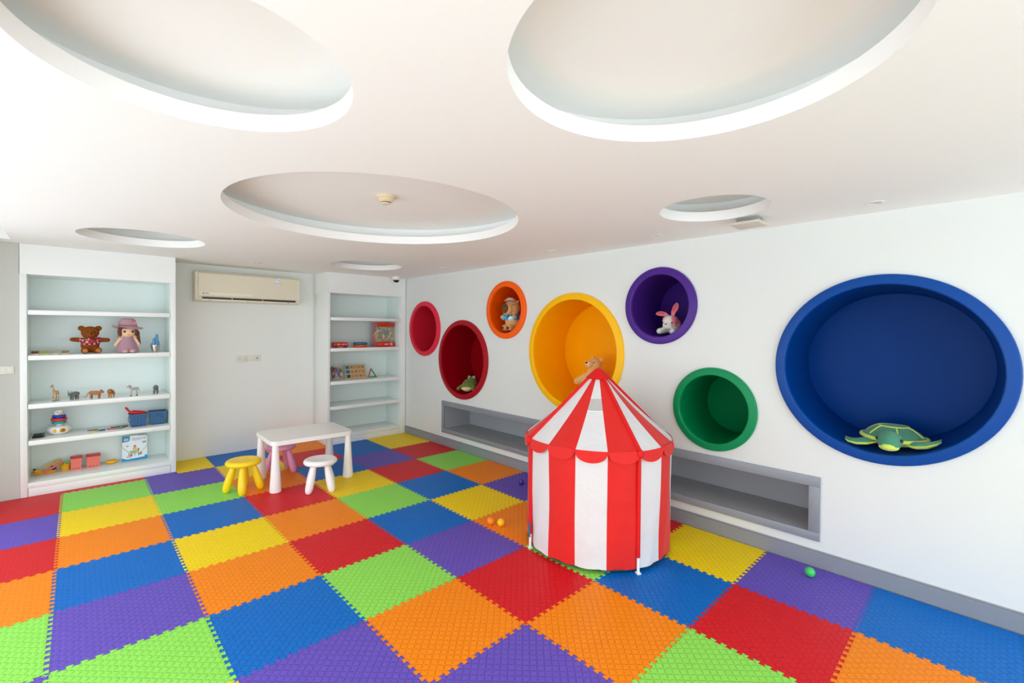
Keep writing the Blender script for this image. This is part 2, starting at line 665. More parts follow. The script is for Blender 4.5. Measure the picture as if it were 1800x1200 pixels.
# ------------------------------------------------------------------ built-in bookcases
SH = [1.680, 1.270, 0.830, 0.500]      # tops of the four loose shelves
ZB = 0.120                             # top of the bottom board
def bookcase(x0, x1, wl, wr, label):
    t = thing('bookcase', label, 'bookcase', (x0, YC, 0), 0, 'built-in bookcases')
    W, D = x1 - x0, 0.445
    b = bm_new(); box(b, (0.002, 0, 2.0), (W - .002, D, ZC - .001)); obj('header_panel', b, CASE, t, False)
    b = bm_new(); box(b, (0, 0, -0.011), (wl, D, 1.9995), .0015); obj('side_panel', b, CASE, t)
    b = bm_new(); box(b, (W - wr, 0, -0.011), (W, D, 1.9995), .0015); obj('side_panel', b, CASE, t)
    b = bm_new(); box(b, (wl, D - .02, ZB), (W - wr, D, 2.0)); obj('back_panel', b, MINT, t, False)
    b = bm_new(); box(b, (wl + .0005, 0.0, ZB - .045), (W - wr - .0005, D - .02, ZB), .0015); obj('bottom_board', b, CASE, t)
    b = bm_new(); box(b, (wl + .003, 0.006, -0.011), (W - wr - .003, 0.024, ZB - .047), .001); obj('kick_board', b, CASE, t)
    for z in SH:
        b = bm_new(); box(b, (wl + .005, 0.001, z - .042), (W - wr - .005, D - .021, z), .0015); obj('shelf', b, CASE, t)
    for dx in (wl, W - wr - .0025):
        b = bm_new(); box(b, (dx, 0.05, ZB), (dx + .0025, D - .021, 2.0)); obj('inner_lining', b, MINT, t, False)
    return t
bookcase(-0.866, 0.261, 0.046, 0.044, 'white built-in bookcase with animal figurines, left of the air conditioner')
bookcase(1.860, 3.012, 0.038, 0.080, 'narrower-looking white bookcase in the corner beside the round wall cubbies')

# ------------------------------------------------------------------ long grey wall niche
t = thing('wall_niche', 'long low grey shelf niche set into the wall above the skirting', 'shelf', (XR, 0, 0))
XB = 0.42
for nm, a, b_ in (('frame_rail', (-.018, NY0 - .064, NZ1), (-.0005, NY1 + .054, NZ1 + .064)), ('frame_rail', (-.018, NY0 - .064, NZ0 - .056), (-.0005, NY1 + .054, NZ0)),
                  ('frame_stile', (-.018, NY0 - .064, NZ0 + .0002), (-.0005, NY0, NZ1 - .0002)), ('frame_stile', (-.018, NY1, NZ0 + .0002), (-.0005, NY1 + .054, NZ1 - .0002))):
    b = bm_new(); box(b, a, b_, .002); obj(nm, b, GREYT, t)
for nm, a, b_ in (('bottom_board', (0, NY0 - .01, NZ0 - .01), (XB, NY1 + .01, NZ0)), ('top_board', (0, NY0 - .01, NZ1), (XB, NY1 + .01, NZ1 + .01)),
                  ('end_board', (0, NY0 - .01, NZ0), (XB, NY0, NZ1)), ('end_board', (0, NY1, NZ0), (XB, NY1 + .01, NZ1)), ('back_board', (XB, NY0 - .01, NZ0 - .01), (XB + .01, NY1 + .01, NZ1 + .01))):
    b = bm_new(); box(b, a, b_); obj(nm, b, GREYN, t, False)

# ------------------------------------------------------------------ round cubbies
TUBLAB = dict(
    pink='small pinkish red round wall cubby, empty, nearest the corner bookcase',
    red='dark red round wall cubby holding a green plush frog',
    orange='small orange round wall cubby holding the capybara plush',
    yellow='big yellow round wall cubby behind the tent top',
    purple='small purple round wall cubby holding the pink and white rabbit',
    green='green round wall cubby, empty, right above the grey niche',
    blue='largest blue round wall cubby holding the sea turtle plush')
def plastic(name, rgb):
    return M(name, rgb, 0.3, 0.07, (300, 0.04), (5, 0.04))
RX = Matrix.Rotation(PI / 2, 4, 'Y')          # lathe axis z -> +x
for nm, y, z, R_, ro, c in TUBS:
    t = thing('round_cubby', TUBLAB[nm], 'cubby', (XR, y, z), 0, 'round wall cubbies')
    mt = plastic('tub_' + nm, c)
    b = bm_new()
    wd = R_ - ro
    prof = [(R_ + .001, -.0006), (R_ + .002, -.014), (R_, -.022), (R_ - .005, -.026), (R_ - .012, -.0275), (ro + wd * .5, -.031), (ro + .006, -.033), (ro + .001, -.031), (ro - .002, -.026), (ro - .002, -.0006)]
    lathe(b, prof, 96, RX, closed=True)
    rim_sheen = M('rim_' + nm, tuple(min(255, int(v * 1.06 + 10)) for v in c), 0.32, 0.2, (300, 0.04), (5, 0.04))  # tub plastic made lighter, reflected sheen painted into the rim colour
    obj('rim', b, rim_sheen, t, True, 24)
    b = bm_new()
    rb = ro * 0.955
    lathe(b, [(ro - .0025, 0.0), (rb, 0.475), (rb + .008, 0.475), (ro + .003, 0.0)], 96, RX, closed=True)
    obj('barrel', b, mt, t, True, 50)
    b = bm_new()
    lathe(b, [(0, .4755), (rb + .008, .4755), (rb + .008, .486), (0, .486)], 96, RX)
    bk = obj('back_panel', b, mt, t, True, 50)
    b = bm_new()
    lathe(b, [(rb - .006, .474), (rb - .001, .471), (rb - .001, .4754), (rb - .006, .4754)], 96, RX, closed=True)
    obj('seam_bead', b, mt, bk, True, 60)

# ------------------------------------------------------------------ ceiling and wall fittings
t = thing('air_conditioner', 'cream split air conditioner on the wall between the bookcases', 'air conditioner', (0.475, YB, 0))
ax1, ay = 1.130, -0.215
def side_profile(x0, x1, pts, mt, nm, par, bev=0):
    b = bm_new()
    prism(b, pts, x0, x1, Matrix(((0, 0, 1, 0), (1, 0, 0, 0), (0, 1, 0, 0), (0, 0, 0, 1))))
    return obj(nm, b, mt, par, True, 30)
shell = [(0, 1.835), (-.12, 1.835), (-.165, 1.842), (-.185, 1.86), (-.185, 2.165), (-.17, 2.178), (0, 2.182)]
side_profile(0, ax1, shell, CREAM, 'housing', t)
fp = side_profile(.028, ax1 - .006, [(-.1855, 1.885), (-.203, 1.888), (-.210, 1.90), (-.210, 2.15), (-.200, 2.163), (-.1855, 2.165)], CREAM, 'front_panel', t)
side_profile(.05, 0.58, [(-.2102, 1.912), (-.2125, 1.913), (-.2125, 1.936), (-.2102, 1.937)], M('cream_strip', (238, 232, 208), .3), 'display_strip', fp)
b = bm_new(); box(b, (.065, -.192, 1.864), (ax1 - .05, -.1852, 1.8835)); obj('air_outlet', b, DARK, t, False)
for dx in (.36, .69):
    b = bm_new(); box(b, (dx, -.1945, 1.862), (dx + .007, -.1921, 1.885)); obj('louver_divider', b, CREAM, t, False)
b = bm_new(); box(b, (.06, -.197, 1.842), (ax1 - .045, -.1855, 1.8625), .003); obj('louver', b, CREAM, t)
for dx in (.13, .52, .98):
    b = bm_new(); box(b, (dx, -.199, 1.846), (dx + .018, -.1972, 1.850)); obj('clip', b, DARK, t, False)
b = bm_new(); box(b, (.835, -.2112, 2.075), (.885, -.2102, 2.150)); st = obj('energy_sticker', b, M('sticker_white', (232, 240, 242), .4), fp, False)
b = bm_new(); box(b, (.828, -.2120, 2.087), (.895, -.2113, 2.091)); obj('sticker_line', b, M('sticker_blue', (60, 90, 110), .4), st, False)
b = bm_new(); box(b, (.842, -.2120, 2.134), (.862, -.2113, 2.139)); obj('sticker_mark', b, M('sticker_blue', (60, 90, 110), .4), st, False)
b = bm_new(); box(b, (.872, -.2120, 2.118), (.880, -.2113, 2.130)); obj('sticker_mark', b, M('sticker_blue', (60, 90, 110), .4), st, False)
text_mesh('brand_lettering', 'YORK', 0.019, DARK, fp, (.102, -.2135, 1.924), (PI / 2, 0, 0))
b = bm_new(); ell(b, (.071, -.2128, 1.924), (.007, .0008, .006)); obj('brand_mark', b, DARK, fp)

def wall_plate(label, cat, x0, z0, x1, z1, y, kind):
    t = thing('outlet_plate' if kind != 'switch' else 'switch_plate', label, cat, ((x0 + x1) / 2, y, (z0 + z1) / 2))
    w2, h2 = (x1 - x0) / 2, (z1 - z0) / 2
    b = bm_new(); box(b, (-w2, -.009, -h2), (w2, -.0005, h2), .003); obj('cover', b, PLATE, t)
    if kind == 'power':
        for cx in (-.028, .024):
            b = bm_new(); box(b, (cx - .02, -.0105, -.022), (cx + .02, -.0092, .022), .0005); s_ = obj('socket', b, PLATE, t)
            for dx, an in ((-.007, .5), (.007, -.5)):
                b = bm_new(); box(b, (-.0015, -.0115, -.006), (.0015, -.0104, .006)); obj('slot', b, DARK, s_, False, loc=(cx + dx, 0, 0), rot=(0, an, 0))
    elif kind == 'aerial':
        b = bm_new(); lathe(b, [(0, .0), (.011, 0), (.011, .004), (.007, .006), (.007, .003), (0, .003)], 20, Matrix.Translation((.025, -.009, 0)) @ Matrix.Rotation(PI / 2, 4, 'X')); obj('aerial_socket', b, CHROME, t)
        b = bm_new(); ell(b, (.025, -.0135, 0), (.005, .001, .005)); obj('pin_hole', b, DARK, t)
        b = bm_new(); box(b, (-.045, -.0105, -.022), (-.008, -.0092, .022), .0005); obj('blank_insert', b, PLATE, t)
    else:
        for k in range(3):
            b = bm_new(); box(b, (-w2 + .012 + k * .038, -.0115, -.022), (-w2 + .047 + k * .038, -.0092, .022), .001); obj('rocker', b, PLATE, t)
    return t
wall_plate('ivory double power outlet plate below the air conditioner', 'outlet', 0.920, 1.108, 1.050, 1.186, YB, 'power')
wall_plate('ivory aerial socket plate right of the power outlet', 'outlet', 1.064, 1.112, 1.193, 1.188, YB, 'aerial')
wall_plate('ivory rocker switch plate on the wall left of the bookcase', 'switch', -1.028, 1.112, -0.898, 1.182, YC + .012, 'switch')

t = thing('smoke_detector', 'cream smoke detector in the middle round ceiling cove', 'smoke detector', (1.0, -0.06, ZT))
SMK = M('smoke_cream', (232, 214, 176), .45)
b = bm_new(); lathe(b, [(0, -.0005), (.062, -.0005), (.062, -.014), (.058, -.018), (0, -.018)], 32); obj('base', b, SMK, t)
b = bm_new(); lathe(b, [(0, -.0182), (.052, -.0182), (.050, -.030), (.036, -.041), (0, -.041)], 32); obj('housing', b, SMK, t)
b = bm_new(); lathe(b, [(0, -.0412), (.024, -.0412), (.023, -.046), (0, -.046)], 24); obj('sensor_slot', b, DARK, t)
b = bm_new(); lathe(b, [(0, -.0462), (.027, -.0462), (.025, -.054), (0, -.055)], 24); obj('sensor_cap', b, SMK, t)

t = thing('dome_camera', 'small white dome security camera on the ceiling by the corner bookcase', 'camera', (2.775, 2.95, ZC))
b = bm_new(); lathe(b, [(0, -.0005), (.058, -.0005), (.058, -.03), (.052, -.045), (.044, -.048), (0, -.048)], 32); obj('housing', b, PLAST, t)
b = bm_new(); lathe(b, [(.041, -.0482), (.039, -.062), (.028, -.078), (0, -.086), (0, -.0482)], 32); obj('dome', b, BLACK, t)

t = thing('access_point', 'flat white square wireless unit on the ceiling beside the small cove', 'wireless unit', (2.622, -1.780, ZC))
b = bm_new(); box(b, (-.035, -.065, -.034), (.065, .065, -.0005), .004); obj('mounting_box', b, M('unit_grey', (150, 150, 144), .4), t)
b = bm_new(); box(b, (-.090, -.088, -.052), (.090, .088, -.0345), .006, 3); obj('cover', b, M('unit_cover', (214, 208, 192), .4), t)

DL = [(2.740, -2.405, 'recessed ceiling spotlight nearest the right edge, above the blue cubby'),
      (2.720, -1.085, 'recessed ceiling spotlight above the purple cubby'),
      (2.667, -0.065, 'recessed ceiling spotlight above the yellow cubby'),
      (2.660, 1.650, 'recessed ceiling spotlight above the red cubby')]
for x, y, lab in DL:
    t = thing('downlight', lab, 'light', (x, y, ZC), 0, 'recessed ceiling spotlights')
    b = bm_new(); lathe(b, [(.028, -.0004), (.042, -.0004), (.043, -.003), (.030, -.0045)], 32, None, closed=True); obj('trim_ring', b, PLAST, t)
    b = bm_new(); lathe(b, [(0, -.0004), (.0275, -.0004), (.0275, -.0022), (0, -.0022)], 24); obj('lens', b, CHROME, t)
for x, y, lab in ((0.930, 2.82, 'left one of two tiny ceiling sensors above the air conditioner'), (0.995, 2.79, 'right one of two tiny ceiling sensors above the air conditioner')):
    t = thing('ceiling_sensor', lab, 'sensor', (x, y, ZC))
    b = bm_new(); lathe(b, [(0, -.0004), (.024, -.0004), (.022, -.005), (0, -.006)], 24); obj('base', b, PLAST, t)
    b = bm_new(); ell(b, (0, 0, -.008), (.009, .009, .005)); obj('eye', b, CHROME, t)

# ------------------------------------------------------------------ table and stools
def rrect(w, d, r, n=6):
    pts = []
    for cx, cy, a0 in ((w / 2 - r, d / 2 - r, 0), (-w / 2 + r, d / 2 - r, 90), (-w / 2 + r, -d / 2 + r, 180), (w / 2 - r, -d / 2 + r, 270)):
        for k in range(n + 1):
            a = math.radians(a0 + 90 * k / n)
            pts.append((cx + r * math.cos(a), cy + r * math.sin(a)))
    return pts
t = thing('play_table', 'low white plastic children\'s table with tapered round legs', 'table', (1.195, 1.985, 0), math.radians(-1.5))
b = bm_new(); prism(b, rrect(.775, .600, .055), .440, .4795)
bmesh.ops.bevel(b, geom=[e for e in b.edges if abs(e.verts[0].co.z - e.verts[1].co.z) < 1e-6 and e.verts[0].co.z > .47], offset=.005, segments=2, affect='EDGES')
obj('tabletop', b, PLAST, t)
for sx in (-1, 1):
    for sy in (-1, 1):
        b = bm_new()
        lathe(b, [(0, 0), (.043, 0), (.050, .006), (.0505, .02), (.046, .10), (.036, .26), (.027, .4395), (0, .4395)], 28, Matrix.Translation((sx * .345, sy * .258, 0)))
        obj('leg', b, PLAST, t)

def stool(label, x, y, ang, rgb, nm):
    mt = M('stool_' + nm, rgb, 0.4, 0.5, (400, 0.03), (5, 0.03))
    t = thing('stool', label, 'stool', (x, y, 0), ang, 'plastic children\'s stools')
    b = bm_new()
    lathe(b, [(0, .246), (.115, .246), (.138, .252), (.149, .264), (.150, .276), (.145, .288), (.132, .297), (.118, .2995), (.110, .2965), (0, .2955)], 48)
    obj('seat', b, mt, t, True, 60)
    for k in range(4):
        a = k * PI / 2
        d = Vector((math.cos(a), math.sin(a), 0))
        b = bm_new()
        fr = [(0, .080, .022), (.12, .087, .026), (.35, .103, .032), (.6, .121, .036), (.8, .134, .035), (.92, .142, .030), (.975, .146, .022)]
        pts, rads = [], []
        for f, rr, ra in fr:
            pts.append(d * rr + Vector((0, 0, .2455 * (1 - f))))
            rads.append(ra)
        pts.append(d * .147 + Vector((0, 0, .0008)))
        rads.append(.015)
        tube(b, pts, rads, 16)
        obj('leg', b, mt, t, True, 60)
    return t
def ang(dx, dy):
    return math.atan2(dy, dx)
stool('yellow plastic children\'s stool in front of the white table', 0.635, 1.976, ang(-.048, -.146), (255, 214, 10), 'yellow')
stool('white plastic children\'s stool in front of the white table', 1.180, 1.530, ang(.929, -.371) + PI / 4, (244, 242, 240), 'white')
stool('pink plastic children\'s stool behind the white table', 1.073, 2.344, ang(.101, -.105), (236, 158, 196), 'pink')

# ------------------------------------------------------------------ balls
def ball(x, y, r, rgb, label, nm):
    b = bm_new()
    ell(b, (0, 0, 0), (r, r, r), (0, 0, 0), 32, 20)
    T = thing('ball', label, 'ball', (x, y, r), 0, 'plastic play balls')
    sh = obj('shell', b, M('ball_' + nm, rgb, .35, .5, None, (8, .03)), T)
    b = bm_new()
    lathe(b, [(r * 1.0002, -.0008), (r * 1.008, 0), (r * 1.0002, .0008)], 40, Euler((.5, .4, 0)).to_matrix().to_4x4(), closed=True)
    obj('mould_seam', b, M('ball_' + nm, rgb), T)
ball(1.862, -0.160, .030, (255, 140, 20), 'orange play ball on the mat, left of the yellow ball', 'orange')
ball(1.903, -0.235, .030, (255, 200, 20), 'yellow play ball on the mat, left of the tent', 'yellow')
ball(2.690, 0.330, .029, (70, 40, 140), 'purple play ball on the mat near the wall behind the tent', 'purple')
ball(2.842, -2.098, .029, (60, 200, 100), 'green play ball on the purple mat tile by the skirting', 'green')

# ------------------------------------------------------------------ circus tent
TX, TY, TR, TE, TA = 2.295, -0.862, 0.515, 0.775, 1.245
t = thing('play_tent', 'red and white striped circus play tent with a pointed roof', 'tent', (TX, TY, 0))
RED = M('tent_red', (232, 34, 28), 0.62, 0.3, (7, 0.45, 0.03), (3, 0.05), sheen=0.2, transl=0.12)
TWH = M('tent_white', (240, 238, 238), 0.65, 0.3, (7, 0.45, 0.03), (3, 0.02), sheen=0.2, transl=0.2)
REDD = M('tent_red_trim', (222, 22, 24), 0.6, 0.3, (40, 0.2), (3, 0.05))
MESHW = film_mat('tent_window_mesh', (225, 222, 220), 0.55, 0.7)
A0 = math.radians(155)
ST = math.radians(22.5)
def wall_r(a, z):
    q = ((a - A0) % (PI / 2)) / (PI / 2)
    base = TR - 0.014 * math.sin(PI * q) ** 2 * 0.0
    f = z / TE
    return base + 0.004 * math.sin(9 * a + 5 * z) + 0.004 * math.sin(23 * a - 9 * z) * (1 - f) + 0.010 * (f - .5) * 0.6
def roof_p(a, f):
    """f = 0 at the eave, 1 at the apex"""
    q = ((a - A0) % (PI / 2)) / (PI / 2)
    r = 0.530 * (1 - f) + 0.012 * f
    sag = 0.018 * math.sin(PI * f) * (math.sin(PI * q) ** 0.7 if 0 < q < 1 else 0)
    z = TE + (TA - TE) * f - sag * 0.8
    r2_ = r - sag * 0.6 - 0.012 * (1 - f) * math.sin(PI * q)
    return (r2_ * math.cos(a), r2_ * math.sin(a), z)
for k in range(16):
    a0 = A0 + k * ST
    white = k % 2 == 0
    mt = TWH if white else RED
    g = []
    for i in range(9):
        a = a0 + ST * i / 8
        row = []
        for j in range(13):
            z = 0.026 + (TE - 0.026) * j / 12
            r = wall_r(a, z)
            row.append((r * math.cos(a), r * math.sin(a), z))
        g.append(row)
    b = bm_new(); sheet(b, g, .002); obj('wall_stripe', b, mt, t)
    # roof gore
    cuts = [(0, 1)] if k != 2 else [(0, .475), (.475, .635), (.635, 1)]
    for c, (f0, f1) in enumerate(cuts):
        g = [[roof_p(a0 + ST * i / 8, f0 + (f1 - f0) * j / 10) for j in range(11)] for i in range(9)]
        b = bm_new(); sheet(b, g, .002)
        obj('mesh_window' if (k == 2 and c == 1) else 'roof_stripe', b, MESHW if (k == 2 and c == 1) else mt, t)
    if k == 2:
        for f in (.475, .635):
            b = bm_new()
            pts = [Vector(roof_p(a0 + ST * i / 8, f)) + Vector((0, 0, .003)) for i in range(9)]
            tube(b, pts, .004, 8); obj('window_tape', b, TWH, t)
    # scalloped valance
    g = []
    for i in range(13):
        u = i / 12
        a = a0 + ST * u
        dep = 0.012 + 0.062 * math.sqrt(max(0.0, 1 - (2 * u - 1) ** 2))
        q = ((a - A0) % (PI / 2)) / (PI / 2)
        row = []
        for j in range(5):
            z = TE + .004 - dep * j / 4
            r = 0.534 - .012 * math.sin(PI * q) + .013 * j / 4
            row.append((r * math.cos(a), r * math.sin(a), z))
        g.append(row)
    b = bm_new(); sheet(b, g, .0025); obj('scallop', b, RED, t)
for k in range(4):
    a = A0 + k * PI / 2
    d = Vector((math.cos(a), math.sin(a), 0))
    b = bm_new(); tube(b, [d * .528 + Vector((0, 0, z)) for z in (.105, .3, .5, .70, TE - .004)], .0125, 12); obj('pole_sleeve', b, REDD, t)
    b = bm_new(); tube(b, [d * .529 + Vector((0, 0, z)) for z in (.012, .1049)], .0095, 12); ft = obj('pole_tip', b, PLAST, t)
    b = bm_new(); box(b, (-.016, -.013, 0.0005), (.016, .013, .0118), .002, 2, Matrix.Translation(d * .529) @ Matrix.Rotation(a, 4, 'Z')); obj('foot', b, PLAST, ft)
    b = bm_new()
    pts = [Vector(roof_p(a, f)) + Vector((0, 0, .006)) + d * .004 for f in (0.0, .25, .5, .75, .985)]
    tube(b, pts, [.0125, .012, .012, .011, .010], 10); obj('roof_rib', b, REDD, t)
    b = bm_new(); ell(b, d * .540 + Vector((0, 0, TE - .012)), (.022, .022, .030)); obj('corner_pocket', b, REDD, t)
b = bm_new(); lathe(b, [(.092, TA - .056), (.060, TA - .024), (.026, TA + .006), (.010, TA + .014), (0, TA + .015), (0, TA + .008), (.022, TA - .002), (.086, TA - .060)], 24); obj('top_cap', b, REDD, t)
d = Vector((math.cos(A0), math.sin(A0), 0))
b = bm_new(); box(b, (.538, -.006, .085), (.543, .022, .185), .002, 2, Matrix.Rotation(A0, 4, 'Z')); obj('tie_strap', b, M('strap_blue', (30, 110, 150), .7), t)
b = bm_new(); tube(b, [((TR - .006) * math.cos(2 * PI * i / 64), (TR - .006) * math.sin(2 * PI * i / 64), .024) for i in range(65)], .0045, 8, False); obj('base_hoop', b, DARK, t)

# ------------------------------------------------------------------ plush toys in the cubbies
def bead(bm_c, r, mt, nm, par):
    b = bm_new()
    ell(b, bm_c, r if isinstance(r, tuple) else (r, r, r), (0, 0, 0), 14, 10)
    return obj(nm, b, mt, par)
FB = (260, 0.45, 0.004)
EYE = M('toy_eye', (12, 10, 10), .12, .6)

# sea turtle in the blue cubby (local: faces -y, x to the right as seen)
t = thing('plush_turtle', 'green and lime plush sea turtle lying in the blue cubby', 'plush toy', (3.165, -2.452, 0.829), math.radians(-90))
TG = M('turtle_green', (72, 140, 112), .85, .2, FB, (14, .18), sheen=.3)
TL = M('turtle_lime', (208, 230, 96), .8, .2, FB, (14, .06), sheen=.3)
blob('body', [('e', (0, .03, .045), (.125, .12, .040)), ('e', (0, -.05, .05), (.07, .06, .038))], .006, TL, t)
b = bm_new()
lathe(b, [(0, .128), (.05, .124), (.095, .108), (.128, .084), (.150, .064), (.160, .056), (.158, .050), (.13, .05), (0, .05)], 40, Matrix.Translation((0, .035, .012)) @ Matrix.Diagonal((1, .92, 1, 1)))
shell_o = obj('shell', b, TG, t, True, 60)
b = bm_new()
tube(b, [(.160 * math.cos(2 * PI * i / 48), .035 + .147 * math.sin(2 * PI * i / 48), .060 + .004 * math.cos(4 * PI * i / 48)) for i in range(49)], .0115, 8, False)
obj('shell_piping', b, TL, shell_o)
def on_shell(r, a, lift=.001):
    prof = [(0, .140), (.05, .136), (.095, .120), (.128, .096), (.150, .076)]
    z = prof[-1][1]
    for (r0, z0), (r1, z1) in zip(prof[:-1], prof[1:]):
        if r0 <= r <= r1:
            z = z0 + (z1 - z0) * (r - r0) / (r1 - r0)
    return (r * math.cos(a), .035 + .92 * r * math.sin(a), z + lift)
b = bm_new()
tube(b, [on_shell(.072, 2 * PI * i / 36) for i in range(37)], .0042, 6, False)
obj('shell_seam', b, TL, shell_o)
for k in range(6):
    a = PI / 6 + .25 + k * PI / 3
    b = bm_new()
    tube(b, [on_shell(.072 + .075 * i / 5, a) for i in range(6)], .0042, 6)
    obj('shell_seam', b, TL, shell_o)
hd = blob('head', [('e', (0, -.128, .064), (.064, .062, .056)), ('e', (0, -.165, .046), (.048, .034, .034))], .005, TG, t)
blob('chin', [('e', (0, -.158, .030), (.050, .044, .022)), ('e', (0, -.190, .036), (.034, .018, .018))], .004, TL, hd)
for s in (-1, 1):
    bead((s * .056, -.154, .074), .0095, EYE, 'eye', hd)
    zz = (.046, .036, .030, .032, .042) if s < 0 else (.050, .052, .062, .082, .098)
    pts = [(s * .085, -.045, zz[0]), (s * .125, -.085, zz[1]), (s * .165, -.098, zz[2]), (s * .203, -.092, zz[3]), (s * .224, -.078, zz[4])]
    b = bm_new(); tube(b, pts, [.034, .036, .030, .020, .008], 14, True, .48); fl = obj('front_flipper', b, TG, t, True, 70)
    b = bm_new(); tube(b, [(x, y - .012, z - .012) for x, y, z in pts], [.030, .033, .027, .018, .007], 12, True, .34); obj('flipper_underside', b, TL, fl, True, 70)
    b = bm_new(); tube(b, [(s * .08, .12, .048), (s * .115, .155, .05), (s * .135, .185, .055)], [.026, .026, .010], 12, True, .5); obj('rear_flipper', b, TG, t, True, 70)

# capybara in the orange cubby
t = thing('plush_capybara', 'tan plush capybara in a white cap and blue shirt in the orange cubby', 'plush toy', (3.120, 0.938, 1.520), math.radians(-90))
CT = M('capybara_tan', (222, 166, 104), .9, .15, FB, (20, .08), sheen=.3)
bd = blob('body', [('e', (0, .02, .115), (.098, .086, .110)), ('e', (0, .005, .262), (.102, .092, .088)), ('e', (0, -.070, .250), (.076, .056, .066)),
                   ('c', (-.04, -.03, .040), (-.044, -.070, .040), .038, .034), ('c', (.04, -.03, .040), (.044, -.070, .040), .038, .034),
                   ('c', (-.075, -.01, .185), (-.100, -.055, .160), .030, .024), ('c', (.075, -.01, .185), (.100, -.055, .160), .030, .024),
                   ('e', (-.062, .03, .335), (.022, .014, .022)), ('e', (.062, .03, .335), (.022, .014, .022))], .006, CT, t)
blob('muzzle', [('e', (0, -.108, .256), (.056, .028, .054))], .004, M('capybara_muzzle', (112, 72, 40), .9, .15, FB, (30, .15)), bd)
for s in (-1, 1):
    bead((s * .020, -.133, .278), (.007, .005, .006), EYE, 'nostril', bd)
    b = bm_new(); tube(b, [(s * .074, -.072, .292), (s * .084, -.058, .296), (s * .090, -.042, .294)], .0028, 6); obj('closed_eye', b, EYE, bd)
    bead((s * .044, -.103, .036), (.020, .006, .018), M('capybara_pad', (84, 48, 34), .85), 'foot_pad', bd)
blob('shirt', [('e', (0, .018, .150), (.105, .094, .064)), ('c', (-.07, -.005, .172), (-.094, -.038, .160), .037, .034), ('c', (.07, -.005, .172), (.094, -.038, .160), .037, .034)], .005,
     ramp_mat('hawaiian_print', 'cell', 34, [(0.0, (70, 150, 190)), (.40, (110, 196, 214)), (.72, (226, 238, 236)), (.86, (52, 110, 160))], .85), bd)
b = bm_new()
lathe(b, [(.0, .030), (.034, .028), (.052, .018), (.058, .004), (.078, -.004), (.080, -.008), (.054, -.004), (0, .0)], 32, Matrix.Translation((0, -.012, .350)) @ Matrix.Rotation(math.radians(-8), 4, 'X'))
cp = obj('cap', b, M('cap_cream', (236, 226, 214), .85, .2, FB), bd, True, 60)
b = bm_new(); tube(b, [(.056 * math.cos(2 * PI * i / 32), -.012 + .056 * math.sin(2 * PI * i / 32), .354 + .0075 * math.sin(2 * PI * i / 32)) for i in range(33)], .0045, 6, False); obj('cap_band', b, M('cap_green', (128, 150, 112), .8), cp)

# rabbit in the purple cubby
t = thing('plush_rabbit', 'white plush rabbit with pink ears and patches in the purple cubby', 'plush toy', (3.200, -0.959, 1.512), math.radians(-90))
RW = M('rabbit_white', (238, 232, 222), .9, .15, FB, (20, .04), sheen=.3)
RP = M('rabbit_pink', (240, 128, 140), .9, .15, FB, (20, .06), sheen=.3)
bd = blob('body', [('e', (0, .065, .055), (.070, .075, .058)), ('e', (0, -.01, .100), (.062, .058, .062)), ('e', (0, -.045, .075), (.046, .036, .036)),
                   ('c', (-.05, .0, .035), (-.060, -.075, .024), .030, .026), ('c', (.05, .0, .035), (.060, -.075, .024), .030, .026)], .005, RW, t)
blob('cheek_patch', [('e', (.040, -.008, .112), (.030, .048, .042)), ('e', (.050, .035, .085), (.026, .030, .040))], .004, RP, bd)
blob('cheek_patch', [('e', (-.046, .002, .118), (.022, .040, .036))], .004, RP, bd)
bead((.0, -.083, .084), (.012, .006, .009), RP, 'nose', bd)
for s in (-1, 1):
    bead((s * .040, -.052, .096), .0075, EYE, 'eye', bd)
def ear(pts, rads):
    b = bm_new(); tube(b, pts, [r * .45 for r in rads], 14, True, 2.2); e = obj('ear', b, RP, bd, True, 70)
    b = bm_new(); tube(b, [(Vector(p) + Vector((0, -.009, .004))) for p in pts[1:-1]], [r * .22 for r in rads[1:-1]], 10, True, 2.2); obj('inner_ear', b, M('rabbit_inner_ear', (222, 92, 104), .9), e, True, 70)
ear([(.018, .0, .150), (.028, .0, .190), (.046, .0, .225), (.056, .0, .252), (.058, .0, .268)], [.014, .022, .027, .020, .006])
ear([(-.020, .0, .155), (-.050, -.004, .172), (-.085, -.008, .178), (-.115, -.010, .178), (-.132, -.010, .176)], [.013, .019, .022, .017, .005])
blob('tail', [('e', (0, .145, .05), (.024, .022, .024))], .004, RP, bd)

# frog in the red cubby
t = thing('plush_frog', 'dark green plush frog with cream belly in the dark red cubby', 'plush toy', (3.150, 1.752, 0.756), (0, 0, math.radians(-62)))
FG = M('frog_green', (104, 128, 44), .9, .15, FB, (24, .25), sheen=.3)
FC = M('frog_cream', (232, 216, 170), .9, .15, FB, (20, .04))
bd = blob('body', [('e', (0, .02, .075), (.095, .125, .062), (math.radians(22), 0, 0)), ('e', (0, .09, .125), (.060, .050, .040)), ('c', (-.085, -.04, .04), (-.105, -.11, .026), .030, .020), ('c', (.085, -.04, .04), (.105, -.11, .026), .030, .020)], .006, FG, t)
blob('belly', [('e', (0, .005, .042), (.090, .118, .040), (math.radians(18), 0, 0)), ('e', (0, -.085, .028), (.070, .045, .024))], .005, FC, bd)
for s in (-1, 1):
    eb = bead((s * .034, .075, .160), (.019, .017, .018), FC, 'eye_ball', bd)
    bead((s * .036, .060, .166), .0075, EYE, 'pupil', eb)
for x, y, z in ((-.02, -.02, .121), (.022, -.045, .108), (.0, .02, .137), (-.045, -.05, .100), (.05, .0, .118)):
    bead((x, y, z), (.008, .008, .004), M('frog_spot', (62, 92, 28), .9), 'spot', bd)

